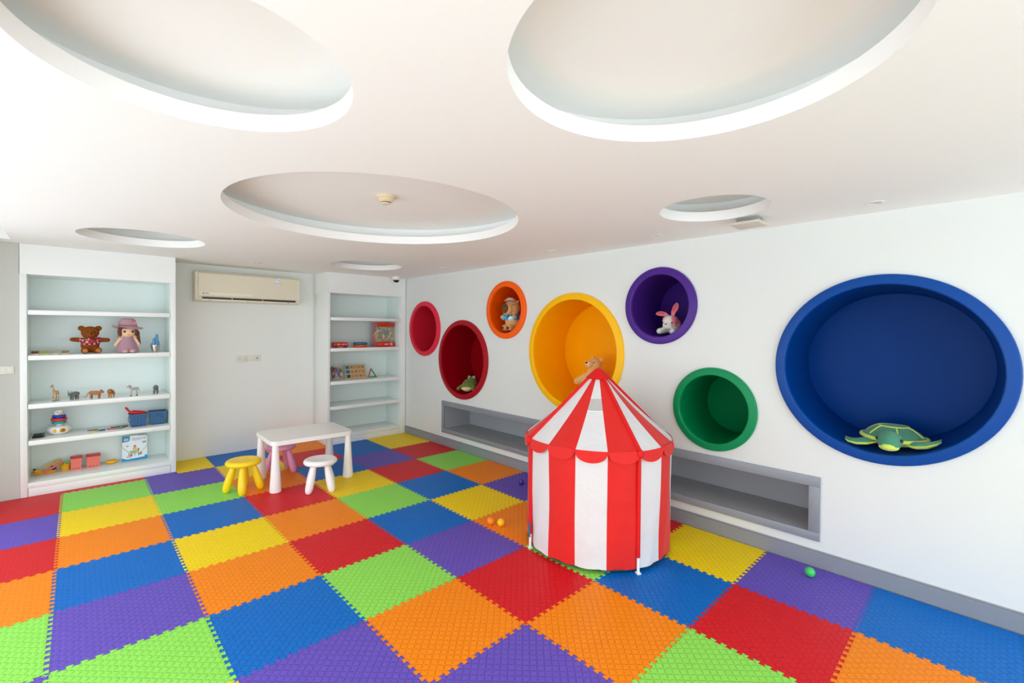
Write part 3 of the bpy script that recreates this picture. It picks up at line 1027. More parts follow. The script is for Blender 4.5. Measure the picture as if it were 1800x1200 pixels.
# bear in the yellow cubby
t = thing('plush_bear', 'pale honey plush bear sitting in the yellow cubby behind the tent', 'plush toy', (3.245, -0.090, 0.858), math.radians(-90))
t.scale = (.93, .93, .93)
HB = M('honey_plush', (232, 184, 116), .9, .15, FB, (18, .06), sheen=.3)
HM = M('honey_muzzle', (240, 206, 160), .9, .15, FB, (18, .04))
bd = blob('body', [('e', (0, .02, .115), (.115, .100, .115)), ('e', (.02, .025, .24), (.085, .075, .10)), ('e', (.045, .01, .365), (.078, .070, .072)), ('e', (.028, -.055, .372), (.044, .045, .040)),
                   ('e', (.115, .035, .415), (.026, .016, .028)), ('e', (-.012, .055, .428), (.024, .016, .026)),
                   ('c', (-.07, .0, .225), (-.150, -.045, .170), .042, .036), ('c', (.09, .0, .225), (.150, -.045, .150), .042, .036),
                   ('c', (-.07, -.05, .045), (-.090, -.150, .042), .050, .044), ('c', (.07, -.05, .045), (.090, -.150, .042), .050, .044)], .007, HB, t)
blob('muzzle', [('e', (.024, -.088, .366), (.034, .020, .030))], .004, HM, bd)
bead((.022, -.106, .386), (.014, .008, .009), EYE, 'nose', bd)
for s in (-1, 1):
    bead((.040 + s * .042, -.058, .388), .0065, EYE, 'eye', bd)
b = bm_new(); tube(b, [(.006, -.105, .360), (.022, -.110, .354), (.040, -.103, .360)], .002, 6); obj('mouth', b, EYE, bd)

# ------------------------------------------------------------------ left bookcase, second shelf
z = 1.271
CARD = [('brown', (96, 66, 52)), ('green', (150, 200, 96)), ('pale blue', (170, 206, 214)), ('grey', (150, 146, 130))]
for k, (nm, c) in enumerate(CARD):
    t = thing('picture_card', 'flat framed %s picture card on the shelf left of the brown bear' % nm, 'card', (-0.775 + k * .066, 3.185, z + .0135), (math.radians(12), 0, 0), 'flat picture cards')
    b = bm_new()
    for a, q in (((-.029, -.06, 0), (-.023, .06, .012)), ((.023, -.06, 0), (.029, .06, .012)), ((-.023, -.06, 0), (.023, -.054, .012)), ((-.023, .054, 0), (.023, .06, .012))):
        box(b, a, q)
    obj('frame', b, M('card_frame_wood', (206, 186, 146), .6, .3, None, (30, .1)), t, False)
    b = bm_new(); box(b, (-.0228, -.0538, .001), (.0228, .0538, .006)); obj('picture', b, M('card_' + nm.replace(' ', '_'), c, .5, .4, None, (60, .3)), t, False)

t = thing('teddy_bear', 'curly brown teddy bear in a floral red shirt with spread arms', 'plush toy', (-0.402, 3.245, z + .0005), math.radians(6))
BR = M('curly_brown_fur', (150, 80, 30), .95, .1, (120, 1.0, 0.012), (70, .45))
bd = blob('body', [('e', (0, 0, .085), (.070, .056, .080)), ('e', (0, -.006, .205), (.068, .058, .060)), ('e', (-.062, .004, .246), (.027, .018, .026)), ('e', (.062, .004, .246), (.027, .018, .026)),
                   ('e', (0, -.052, .188), (.032, .024, .024)), ('c', (-.05, 0, .132), (-.128, -.012, .138), .025, .020), ('c', (.05, 0, .132), (.128, -.012, .130), .025, .020),
                   ('c', (-.036, -.02, .032), (-.048, -.078, .031), .031, .030), ('c', (.036, -.02, .032), (.048, -.078, .031), .031, .030)], .005, BR, t)
blob('shirt', [('e', (0, -.002, .108), (.074, .061, .052)), ('c', (-.045, 0, .132), (-.064, -.004, .134), .028, .028), ('c', (.045, 0, .132), (.064, -.004, .132), .028, .028)], .004,
     ramp_mat('floral_print', 'cell', 75, [(0.0, (120, 26, 44)), (.38, (190, 54, 80)), (.64, (232, 190, 160)), (.80, (110, 40, 50))], .85), bd)
for s in (-1, 1):
    bead((s * .024, -.060, .212), .006, EYE, 'eye', bd)
    bead((s * .048, -.1075, .031), (.020, .004, .020), M('teddy_pad', (176, 112, 56), .9), 'foot_pad', bd)
bead((0, -.076, .196), (.010, .006, .008), EYE, 'nose', bd)

t = thing('rag_doll', 'rag doll in a mauve dress and wide brimmed mauve hat', 'doll', (-0.122, 3.205, z + .0005), math.radians(4))
MV = M('mauve_cloth', (176, 140, 152), .85, .2, (60, .3), (14, .1), sheen=.3)
MH = M('mauve_felt', (186, 146, 154), .9, .2, (120, .25), (14, .06), sheen=.3)
SK = M('doll_skin', (244, 202, 164), .8, .25, (200, .1))
HR = M('doll_hair', (112, 66, 44), .7, .3, (90, .5), (40, .3))
bd = blob('body', [('e', (0, 0, .215), (.068, .060, .058)), ('e', (0, 0, .11), (.050, .042, .070)), ('c', (-.052, 0, .150), (-.098, -.02, .080), .017, .013), ('c', (.052, 0, .150), (.086, -.02, .085), .017, .013)], .004, SK, t)
b = bm_new()
g = 40
prof = [(.030, .172), (.046, .155), (.060, .115), (.080, .060), (.094, .012), (.090, .006), (.02, .006)]
lathe(b, prof, g, Matrix.Diagonal((1, .8, 1, 1)))
for v in b.verts:
    a = math.atan2(v.co.y, v.co.x)
    f = max(0, .16 - v.co.z) / .16
    v.co.x *= 1 + .05 * f * math.sin(10 * a)
    v.co.y *= 1 + .05 * f * math.sin(10 * a)
obj('dress', b, MV, bd, True, 70)
for s in (-1, 1):
    blob('shoe', [('e', (s * .028, -.082, .020), (.026, .030, .0195))], .004, M('doll_shoe', (206, 168, 164), .8), bd)
    eye = bead((s * .031, -.0535, .216), (.0115, .006, .0125), EYE, 'eye', bd)
    bead((s * .031 - .004, -.0592, .2215), (.003, .0015, .003), PLAST, 'glint', eye)
b = bm_new(); tube(b, [(-.006, -.0590, .184), (0, -.0592, .182), (.006, -.0590, .184)], .0015, 6); obj('mouth', b, M('doll_mouth', (190, 90, 84), .7), bd)
hr = blob('hair', [('e', (0, .014, .232), (.076, .060, .058)), ('e', (-.062, -.018, .215), (.020, .028, .050)), ('e', (.062, -.018, .215), (.018, .028, .046)), ('e', (0, -.038, .262), (.060, .026, .020)), ('c', (.078, .01, .21), (.096, .0, .085), .018, .010)], .005, HR, bd)
b = bm_new(); tube(b, [(-.074, -.02, .19), (-.082, -.022, .17), (-.070, -.026, .155), (-.052, -.03, .160)], .0025, 6); obj('hair_curl', b, HR, hr)
hb = bm_new()
rings = [(.0, .350), (.045, .348), (.062, .332), (.068, .300), (.070, .272), (.095, .262), (.124, .256), (.123, .252), (.090, .257), (.060, .264), (0, .264)]
lathe(hb, rings, 40, Matrix.Diagonal((1, .88, 1, 1)))
for v in hb.verts:
    rr = math.hypot(v.co.x, v.co.y)
    if rr > .075:
        a = math.atan2(v.co.y, v.co.x)
        v.co.z += (rr - .075) * .30 * math.sin(2 * a + .6) - (rr - .075) * .22 * math.cos(a)
ht = obj('hat', hb, MH, bd, True, 70)
b = bm_new(); tube(b, [(.0725 * math.cos(2 * PI * i / 32), .064 * math.sin(2 * PI * i / 32), .277) for i in range(33)], .006, 6, False); obj('hat_ribbon', b, M('hat_ribbon', (150, 120, 134), .7), ht)
for k in range(6):
    a = k * PI / 3
    bead((.050 + .010 * math.cos(a), -.050 - .003 * math.sin(a), .297 + .010 * math.sin(a)), .0095, M('hat_flower', (232, 128, 142), .8), 'petal', ht)

t = thing('cactus_pot', 'small metal pot holding upright blue fabric cacti', 'ornament', (0.098, 3.175, z + .0003))
b = bm_new(); lathe(b, [(0, 0), (.028, 0), (.040, .068), (.045, .070), (.045, .076), (.038, .076), (.036, .066), (0, .064)], 32); obj('pot', b, CHROME, t)
BF = M('blue_felt', (92, 150, 188), .85, .2, (120, .3), (20, .1))
for x, y, h, r in ((.012, 0, .190, .0145), (-.012, -.006, .150, .0125), (-.030, .004, .096, .009), (.026, .010, .120, .010)):
    b = bm_new(); tube(b, [(x * .8, y, .0642), (x, y, h * .5), (x, y, h * .85), (x, y, h * .96), (x, y, h)], [r * .9, r, r, r * .75, r * .25], 14); obj('cactus', b, BF, t, True, 70)

# ------------------------------------------------------------------ left bookcase, third shelf: animal figurines
z = 0.8305
def animal(name, label, x, y, rz, mt, els, vox=.0024):
    t = thing(name, label, 'figurine', (x, y, z), rz, 'toy animal figurines')
    return t, blob('body', els, vox, mt, t, 2)
GIR = ramp_mat('giraffe_coat', 'edge', 70, [(0.0, (226, 196, 148)), (.10, (150, 98, 58))], .6)
HOOF = M('hoof_dark', (40, 34, 30), .6)
def legs(h, dx, dy, r0, r1):
    return [('c', (sx * dx, sy * dy, h), (sx * dx, sy * dy * 1.05, r1 + .0010), r0, r1) for sx in (-1, 1) for sy in (-1, 1)]
def hooves(par, dx, dy, r):
    for sx in (-1, 1):
        for sy in (-1, 1):
            b = bm_new(); tube(b, [(sx * dx, sy * dy * 1.05, .0004), (sx * dx, sy * dy * 1.05, .009)], [r * 1.25, r], 8); obj('hoof', b, HOOF, par)
t, bd = animal('toy_giraffe', 'small toy giraffe with long neck, leftmost figurine on the shelf', -0.642, 3.215, math.radians(-35), GIR,
               [('e', (0, .0, .078), (.014, .026, .016)), ('c', (0, -.018, .088), (0, -.034, .140), .0095, .0055), ('e', (0, -.042, .146), (.0060, .0125, .0062), (math.radians(25), 0, 0)), ('e', (0, .02, .084), (.0125, .012, .013))] + legs(.072, .0085, .019, .0050, .0032))
hooves(bd, .0085, .019, .0034)
b = bm_new(); tube(b, [(0, -.010, .098), (0, -.022, .122), (0, -.031, .146)], .0028, 6); obj('mane', b, HOOF, bd)
for s in (-1, 1):
    b = bm_new(); tube(b, [(s * .003, -.036, .150), (s * .0035, -.034, .159)], [.0014, .0018], 6); obj('horn', b, HOOF, bd)
bead((0, -.053, .141), (.0052, .0050, .0045), HOOF, 'muzzle', bd)
b = bm_new(); tube(b, [(0, .032, .084), (0, .036, .062), (0, .036, .050)], [.0014, .0012, .0024], 6); obj('tail', b, HOOF, bd)

GRY = M('rhino_grey', (112, 114, 108), .75, .3, (200, .4), (60, .15))
t, bd = animal('toy_rhino', 'small grey toy rhino with an upright horn, second figurine from the left', -0.515, 3.205, math.radians(-50), GRY,
               [('e', (0, .010, .056), (.022, .036, .023)), ('e', (0, -.032, .058), (.014, .020, .015)), ('e', (0, -.046, .052), (.0105, .012, .0105))] + legs(.036, .012, .022, .0085, .0072))
b = bm_new(); tube(b, [(0, -.050, .060), (0, -.054, .078), (0, -.052, .098)], [.0046, .003, .0008], 8); obj('horn', b, M('horn_grey', (84, 82, 78), .6), bd)
for s in (-1, 1):
    b = bm_new(); ell(b, (s * .011, -.020, .078), (.0035, .0025, .007)); obj('ear', b, GRY, bd)

TIG = ramp_mat('tiger_coat', 'wave', 38, [(0.0, (60, 38, 26)), (.36, (186, 112, 60)), (1.0, (204, 140, 88))], .65, 3.0, (0, 0, PI / 2))
t, bd = animal('toy_tiger', 'small striped toy tiger walking right with curled tail', -0.368, 3.175, math.radians(75), TIG,
               [('e', (0, .0, .058), (.018, .042, .020)), ('e', (0, -.046, .066), (.0155, .017, .0165)), ('e', (0, -.060, .060), (.009, .009, .008)), ('e', (0, .03, .058), (.018, .018, .020))] + legs(.046, .011, .028, .0095, .0075))
b = bm_new(); tube(b, [(0, .044, .064), (0, .058, .050), (0, .062, .030), (0, .072, .018), (0, .084, .022)], [.004, .0035, .0032, .003, .003], 8); obj('tail', b, TIG, bd)
for s in (-1, 1):
    bead((s * .011, -.042, .082), .0045, TIG, 'ear', bd)

LIO = M('lion_tan', (178, 126, 78), .7, .3, (150, .3), (50, .12))
t, bd = animal('toy_lion', 'small tan toy lion with a round mane facing the room', -0.250, 3.165, math.radians(-25), LIO,
               [('e', (0, .012, .055), (.016, .034, .018)), ('e', (0, -.030, .064), (.013, .013, .014)), ('e', (0, -.042, .058), (.008, .008, .007))] + legs(.042, .010, .024, .0078, .0064))
MAN = M('lion_mane', (150, 92, 44), .85, .2, (180, .8), (60, .3))
blob('mane', [('e', (0, -.020, .062), (.025, .015, .027)), ('e', (0, -.012, .044), (.016, .014, .018))], .0026, MAN, bd)
bead((0, -.0495, .060), (.003, .002, .0025), HOOF, 'nose', bd)
b = bm_new(); tube(b, [(0, .044, .058), (.004, .056, .046), (.004, .060, .034)], [.003, .0025, .0045], 8); obj('tail', b, MAN, bd)

ZEB = ramp_mat('zebra_coat', 'wave', 52, [(0.0, (50, 46, 46)), (.42, (120, 110, 106)), (.55, (226, 216, 206))], .6, 2.0, (0, 0, PI / 2))
t, bd = animal('toy_zebra', 'small striped toy zebra standing sideways with its head left', -0.076, 3.170, math.radians(-68), ZEB,
               [('e', (0, .004, .072), (.013, .034, .0155)), ('c', (0, -.026, .080), (0, -.044, .100), .0095, .0065), ('e', (0, -.053, .096), (.0065, .0145, .0070), (math.radians(-35), 0, 0)), ('e', (0, .026, .074), (.013, .014, .015))] + legs(.066, .0085, .024, .0055, .0032))
hooves(bd, .0085, .024, .0038)
b = bm_new(); tube(b, [(0, -.022, .094), (0, -.034, .106), (0, -.046, .111)], .0034, 8); obj('mane', b, HOOF, bd)
b = bm_new(); tube(b, [(0, .039, .078), (0, .046, .060), (0, .046, .044)], [.002, .0015, .003], 6); obj('tail', b, HOOF, bd)
for s in (-1, 1):
    b = bm_new(); ell(b, (s * .005, -.044, .110), (.002, .0022, .006)); obj('ear', b, ZEB, bd)

HIP = M('hippo_grey', (104, 108, 112), .7, .3, (150, .3), (50, .12))
t, bd = animal('toy_hippo', 'small dark grey toy hippo seen from behind, rightmost figurine on the shelf', 0.106, 3.225, math.radians(172), HIP,
               [('e', (0, .0, .062), (.0235, .036, .030)), ('e', (0, -.040, .060), (.017, .018, .018)), ('e', (0, -.058, .054), (.015, .012, .012))] + legs(.032, .0135, .022, .0095, .0085))
b = bm_new(); tube(b, [(0, .036, .072), (0, .040, .056)], [.0022, .0016], 6); obj('tail', b, HIP, bd)
for s in (-1, 1):
    bead((s * .013, -.036, .078), .004, HIP, 'ear', bd)

# ------------------------------------------------------------------ left bookcase, fourth shelf
z = 0.5005
t = thing('black_rack', 'small black plastic rack with four bumps at the shelf end', 'rack', (-0.757, 3.245, z), math.radians(-8))
b = bm_new(); box(b, (-.036, -.045, 0), (.036, .045, .008), .002); obj('base', b, DARK, t)
for k in range(4):
    b = bm_new(); tube(b, [(-.027 + k * .018, -.038, .016), (-.027 + k * .018, 0, .022), (-.027 + k * .018, .038, .026)], [.0075, .0085, .0075], 10); obj('bump', b, DARK, t, True, 60)

t = thing('stacking_toy', 'white penguin stacking toy with teal, red and blue rings', 'toy', (-0.622, 3.325, z), math.radians(18))
PW = M('toy_white', (240, 240, 238), .3, .5)
b = bm_new(); lathe(b, [(0, 0), (.045, 0), (.070, .014), (.082, .036), (.083, .050), (.074, .068), (.055, .078), (.025, .082), (0, .082)], 40); obj('base', b, PW, t, True, 60)
YL = M('toy_yellow', (250, 190, 30), .35, .5)
for a, rr in ((-38, .015), (32, .013)):
    d = Vector((math.sin(math.radians(a)), -math.cos(math.radians(a)), 0))
    bead(d * .0795 + Vector((0, 0, .042)), (rr * .9, rr * .9, rr), YL, 'round_button', t)
wn = bead(Vector((0, -.074, .042)), (.027, .012, .022), YL, 'window_ring', t)
bead(Vector((0, -.080, .042)), (.019, .010, .015), M('toy_window_brown', (150, 106, 60), .25, .6, None, (80, .5)), 'window', wn)
b = bm_new(); lathe(b, [(0, .0825), (.026, .0825), (.022, .098), (.020, .20), (0, .20)], 24); obj('stem', b, PW, t)
def ring(nm, rgb, zc, R_, r_, par, tilt):
    b = bm_new()
    q = []
    for i in range(48):
        a = 2 * PI * i / 48
        k = 1 + .035 * math.cos(6 * a)
        q.append(((R_ * k) * math.cos(a), (R_ * k) * math.sin(a), zc + tilt * math.sin(a)))
    q.append(q[0])
    tube(b, q, r_, 12, False)
    obj('ring', b, M(nm, rgb, .35, .5), par, True, 70)
ring('ring_teal', (20, 160, 150), .112, .041, .0145, t, 0)
ring('ring_red', (208, 50, 62), .141, .044, .0155, t, .003)
ring('ring_blue', (44, 66, 180), .170, .036, .0145, t, 0)
hd = blob('head', [('e', (0, 0, .202), (.040, .038, .034)), ('e', (0, 0, .186), (.034, .032, .020))], .004, PW, t)
b = bm_new(); ell(b, (0, -.042, .198), (.020, .014, .007)); obj('beak', b, YL, hd)
for s in (-1, 1):
    bead((s * .021, -.0335, .212), .004, EYE, 'eye', hd)

PUZ = [('purple', (130, 104, 160), -.385, 3.31, .030), ('yellow', (226, 208, 40), -.375, 3.215, .034), ('navy blue', (44, 84, 120), -.318, 3.245, .034), ('pale blue', (190, 214, 228), -.308, 3.335, .030),
       ('red', (206, 74, 60), -.240, 3.260, .036), ('grey', (110, 112, 108), -.215, 3.355, .034), ('green', (110, 140, 70), -.168, 3.262, .034), ('brown', (110, 70, 62), -.135, 3.350, .028)]
for k, (nm, c, x, y, r) in enumerate(PUZ):
    t = thing('puzzle_piece', 'flat %s puzzle piece lying on the shelf between penguin and bucket' % nm, 'puzzle piece', (x, y, z), k * .7, 'flat puzzle pieces')
    pts = []
    for i in range(24):
        a = 2 * PI * i / 24
        rr = r * (1 + .22 * math.sin(3 * a + k) + .12 * math.cos(2 * a))
        pts.append((rr * 1.15 * math.cos(a), rr * .85 * math.sin(a)))
    b = bm_new(); prism(b, pts, 0, .006); obj('card', b, M('puzzle_' + nm.replace(' ', '_'), c, .5, .4, None, (40, .2)), t, False)
    b = bm_new(); prism(b, [(px * .6, py * .6) for px, py in pts], .0061, .0068); obj('printed_face', b, M('puzzle_print_' + nm.replace(' ', '_'), tuple(min(255, int(v * 1.25 + 15)) for v in c), .4, .4, None, (60, .3)), t, False)

BB = M('bucket_blue', (54, 98, 140), .45, .4, None, (10, .06))
def bucket(x, y, label, wd, dp, h, rz):
    t = thing('toy_bucket', label, 'bucket', (x, y, z), rz, 'square blue toy buckets')
    b = bm_new()
    W0, D0, W1, D1, th = wd * .84 / 2, dp * .84 / 2, wd / 2, dp / 2, .004
    def ringv(w_, d_, zz):
        return [b.verts.new(p) for p in ((-w_, -d_, zz), (w_, -d_, zz), (w_, d_, zz), (-w_, d_, zz))]
    o0, o1, i1, i0 = ringv(W0, D0, .0), ringv(W1, D1, h), ringv(W1 - th, D1 - th, h), ringv(W0 - th, D0 - th, th)
    for A, B_ in ((o0, o1), (o1, i1), (i1, i0)):
        for i in range(4):
            j = (i + 1) % 4
            b.faces.new((A[i], A[j], B_[j], B_[i]))
    b.faces.new(list(reversed(o0))); b.faces.new(i0)
    obj('body', b, BB, t, False)
    b = bm_new()
    for a, q in (((-W1 - .005, -D1 - .005, h - .010), (W1 + .005, -D1 + .001, h + .002)), ((-W1 - .005, D1 - .001, h - .010), (W1 + .005, D1 + .005, h + .002)), ((-W1 - .005, -D1 + .001, h - .010), (-W1 + .001, D1 - .001, h + .002)), ((W1 - .001, -D1 + .001, h - .010), (W1 + .005, D1 - .001, h + .002))):
        box(b, a, q)
    obj('rim', b, BB, t, False)
    for fx in (-.62, -.22, .22, .62):
        b = bm_new()
        tube(b, [(W0 * fx, -D0 - .0005, .006), (W1 * fx, -D1 + .001, h - .012)], .0042, 6); obj('rib', b, BB, t)
    for k in range(5):
        b = bm_new(); box(b, (-W0 + .010 + k * (2 * W0 - .028) / 4, -D0 - .004, .0002), (-W0 + .020 + k * (2 * W0 - .028) / 4, -D0 - .0006, .009)); obj('stacking_notch', b, M('bucket_navy', (22, 44, 74), .5), t, False)
    return t, W1, D1
t, W1, D1 = bucket(-0.034, 3.295, 'square blue toy bucket holding the red scoop', .142, .140, .130, math.radians(2))
b = bm_new(); tube(b, [(-W1 - .005, -.04, .115), (-W1 - .014, -.045, .09), (-W1 - .012, -.045, .06), (-W1 + .006, -.04, .045)], .003, 6); obj('handle', b, BB, t)
t, W1, D1 = bucket(0.127, 3.310, 'square blue toy bucket at the right shelf end, empty', .142, .140, .134, math.radians(-2))
b = bm_new(); tube(b, [(-.02, -D1 - .006, .122), (.02, -D1 - .007, .085), (.055, -D1 - .002, .050), (.062, -D1 + .004, .045)], .0035, 6); obj('handle', b, BB, t)
RS = M('scoop_red', (206, 18, 28), .4, .45, None, (10, .05))
t = thing('toy_scoop', 'red plastic sand scoop lying in the blue bucket', 'toy scoop', (-0.030, 3.255, z + .137), math.radians(4))
b = bm_new(); tube(b, [(-.108, 0, .072), (-.098, 0, .056), (-.084, 0, .034), (-.066, 0, .016)], [.009, .0105, .009, .012], 10); obj('handle', b, RS, t, True, 60)
b = bm_new(); tube(b, [(-.070, 0, .013), (-.045, 0, .013), (-.005, 0, .006), (.045, 0, .001), (.066, 0, -.001)], [.014, .027, .026, .018, .006], 12, True, .8); obj('blade', b, RS, t, True, 60)

# ------------------------------------------------------------------ left bookcase, bottom board
z = ZB + .0005
YT = M('sand_toy_yellow', (244, 178, 24), .4, .45, None, (10, .05))
OT = M('sand_toy_coral', (236, 104, 74), .4, .45, None, (10, .05))
t = thing('toy_boat', 'yellow plastic toy boat piled with sand tools at the left shelf end', 'toy boat', (-0.722, 3.405, z), math.radians(8))
t.scale = (.85, .85, .85)
b = bm_new()
prof = [(-.100, 0), (-.085, -.030), (-.04, -.042), (.04, -.042), (.085, -.025), (.104, 0), (.085, .025), (.04, .042), (-.04, .042), (-.085, .030)]
prism(b, [(x * .86, y * .8) for x, y in prof], 0, .012)
prism(b, prof, .012, .026)
obj('hull', b, YT, t, False)
b = bm_new(); box(b, (-.088, -.026, .0265), (-.040, .026, .052), .004); cb = obj('cabin', b, YT, t)
b = bm_new(); box(b, (-.092, -.020, .030), (-.0885, .020, .046)); obj('cabin_window', b, DARK, cb, False)
b = bm_new(); tube(b, [(-.083, 0, .0525), (-.083, 0, .068)], .010, 10); obj('chimney', b, DARK, cb)
b = bm_new(); tube(b, [(-.06, -.046, .012), (-.055, -.050, .030), (-.04, -.047, .046)], [.009, .013, .008], 8); obj('anchor_arm', b, YT, t)
t = thing('toy_shovel', 'yellow toy shovel lying aslant on the toy boat', 'toy shovel', (-0.686, 3.412, z + .066), (0, math.radians(-24), math.radians(6)))
b = bm_new(); tube(b, [(-.062, 0, 0), (-.02, 0, .006), (.03, 0, .012)], [.007, .008, .010], 8); obj('handle', b, YT, t)
b = bm_new(); tube(b, [(.025, 0, .012), (.045, 0, .015), (.075, 0, .010), (.088, 0, .002)], [.012, .026, .025, .014], 12, True, .35); obj('blade', b, YT, t, True, 60)
t = thing('toy_rake', 'coral red toy rake leaning aslant over the toy boat', 'toy rake', (-0.672, 3.345, z + .050), (0, math.radians(-30), math.radians(6)))
b = bm_new(); tube(b, [(-.075, 0, 0), (0, 0, .003), (.045, 0, .006)], [.008, .009, .012], 8); obj('handle', b, OT, t)
b = bm_new(); box(b, (.042, -.022, .000), (.085, .022, .010), .003); hh = obj('head', b, OT, t)
for k in range(4):
    b = bm_new(); tube(b, [(.080, -.018 + k * .012, .004), (.092, -.018 + k * .012, -.008)], .0035, 6); obj('tooth', b, OT, hh)
t = thing('toy_cup', 'small dark blue toy cup on the end of the toy boat', 'toy cup', (-0.662, 3.408, z + .0226))
b = bm_new(); lathe(b, [(0, 0), (.015, 0), (.021, .030), (.018, .030), (.013, .004), (0, .004)], 20); obj('body', b, M('cup_navy', (40, 74, 124), .45), t, True, 50)
b = bm_new(); lathe(b, [(.021, .0302), (.0235, .0312), (.0235, .034), (.018, .034), (.018, .0302)], 20, None, closed=False); obj('rim', b, M('cup_navy', (40, 74, 124), .45), t)

t = thing('toy_pail', 'small yellow round pail with a green sieve on top', 'toy pail', (-0.584, 3.420, z))
b = bm_new(); lathe(b, [(0, 0), (.030, 0), (.041, .052), (.043, .054), (.043, .060), (.038, .060), (.028, .004), (0, .004)], 28); obj('body', b, YT, t, True, 50)
GS = M('sieve_green', (150, 212, 112), .4, .45)
b = bm_new(); lathe(b, [(.036, .0605), (.041, .062), (.041, .070), (.036, .070)], 28, None, closed=True); sv = obj('sieve_rim', b, GS, t)
for k in (-1, 0, 1):
    b = bm_new(); tube(b, [(-.036, k * .016, .068), (0, k * .016, .082), (.036, k * .016, .068)], [.006, .007, .006], 8); obj('sieve_bar', b, GS, sv)
b = bm_new(); tube(b, [(0, -.036, .068), (0, 0, .086), (0, .036, .068)], .006, 8); obj('sieve_bar', b, GS, sv)

CB = M('bin_coral', (240, 122, 108), .5, .4, None, (10, .04))
CD = M('bin_coral_dark', (176, 60, 58), .5, .4)
def bin_(x0, x1, y, h, label):
    w_ = x1 - x0
    t = thing('toy_bin', label, 'toy bin', ((x0 + x1) / 2, y, z), 0, 'coral toy bins')
    b = bm_new()
    T0, T1, D_, th = w_ * .45, w_ * .5, .045, .004
    def rv(a, d_, zz):
        return [b.verts.new(p) for p in ((-a, -d_, zz), (a, -d_, zz), (a, d_, zz), (-a, d_, zz))]
    o0, o1, i1, i0 = rv(T0, D_ * .9, 0), rv(T1, D_, h), rv(T1 - th, D_ - th, h), rv(T0 - th, D_ * .9 - th, th)
    for A, B_ in ((o0, o1), (o1, i1), (i1, i0)):
        for i in range(4):
            j = (i + 1) % 4
            b.faces.new((A[i], A[j], B_[j], B_[i]))
    b.faces.new(list(reversed(o0))); b.faces.new(i0)
    obj('body', b, CB, t, False)
    b = bm_new()
    for a, q in (((-T1 - .003, -D_ - .003, h - .010), (T1 + .003, -D_ + .0008, h + .002)), ((-T1 - .003, D_ - .0008, h - .010), (T1 + .003, D_ + .003, h + .002)), ((-T1 - .003, -D_ + .0008, h - .010), (-T1 + .0008, D_ - .0008, h + .002)), ((T1 - .0008, -D_ + .0008, h - .010), (T1 + .003, D_ - .0008, h + .002))):
        box(b, a, q)
    obj('rim', b, CD, t, False)
    for k in (-1, 0, 1):
        b = bm_new(); ell(b, (k * w_ * .24, -D_ * .9 - .0012, .009), (.006, .002, .0045)); obj('drain_hole', b, CD, t)
bin_(-0.545, -0.463, 3.405, .118, 'narrower coral toy bin beside the yellow pail')
bin_(-0.432, -0.328, 3.405, .116, 'wider coral toy bin left of the yellow ring')

t = thing('toy_ring', 'flat yellow plastic ring lying left of the boxed blocks', 'toy ring', (-0.238, 3.425, z + .014))
b = bm_new()
q = [(.036 * math.cos(2 * PI * i / 36), .032 * math.sin(2 * PI * i / 36), 0) for i in range(37)]
tube(b, q, .0138, 12, False); obj('tube', b, YL, t, True, 70)
b = bm_new(); lathe(b, [(0, -.004), (.024, -.004), (.024, .002), (0, .004)], 24); obj('centre_disc', b, YT, t)

t = thing('block_set_box', 'white and blue boxed building block set standing on the bottom shelf', 'toy box', (-0.054, 3.395, z))
w2, bh = .104, .262
b = bm_new(); box(b, (-w2, 0, 0), (w2, .055, bh), .001); obj('carton', b, M('box_white', (236, 242, 248), .35, .5), t)
BXB = M('box_blue', (24, 146, 200), .35, .5)
FT = Matrix.Rotation(PI / 2, 4, 'X')
def flat(nm, poly, mt, par, lift=.0006):
    b = bm_new(); prism(b, poly, .0002, lift, FT); return obj(nm, b, mt, par, False)
wv = [(-w2, 0), (w2, 0), (w2, .040), (w2 * .80, .044), (w2 * .78, .026), (0, .020), (-w2 * .55, .016), (-w2 * .85, .026), (-w2, .038)]
flat('blue_wave', wv, BXB, t)
flat('logo_panel', [(-w2, bh), (-w2 + .062, bh), (-w2 + .062, bh - .046), (-w2 + .050, bh - .058), (-w2, bh - .062)], BXB, t)
flat('logo_oval', [(-w2 + .033 + .019 * math.cos(2 * PI * i / 20), bh - .036 + .013 * math.sin(2 * PI * i / 20)) for i in range(20)], PLAST, t, .001)
for cx in (-.006, .006):
    flat('logo_mark', [(-w2 + .033 + cx - .004, bh - .042), (-w2 + .033 + cx + .004, bh - .042), (-w2 + .033 + cx + .003, bh - .030), (-w2 + .033 + cx - .003, bh - .030)], M('logo_dark', (70, 84, 90), .5), t, .0013)
def rect(x0, y0, x1, y1):
    return [(x0, y0), (x1, y0), (x1, y1), (x0, y1)]
PR = M('print_red', (214, 90, 96), .5)
PT = M('print_teal', (120, 176, 184), .5)
for k, (a, q) in enumerate(((-.022, .004), (.008, .040), (.044, .066), (.070, .092))):
    flat('title_word', rect(a, bh - .040, q, bh - .033), PR, t)
for a, q in ((-.020, .014), (.018, .050)):
    flat('subtitle_word', rect(a, bh - .054, q, bh - .050), PT, t)
flat('age_mark', rect(.062, bh - .088, .094, bh - .070), M('print_grey', (150, 168, 164), .5), t)
flat('side_mark', rect(-.070, bh - .112, -.052, bh - .100), M('print_violet', (176, 120, 170), .5), t)
flat('lid_edge', rect(.030, bh - .0045, w2, bh), M('box_navy', (14, 90, 116), .4), t, .001)
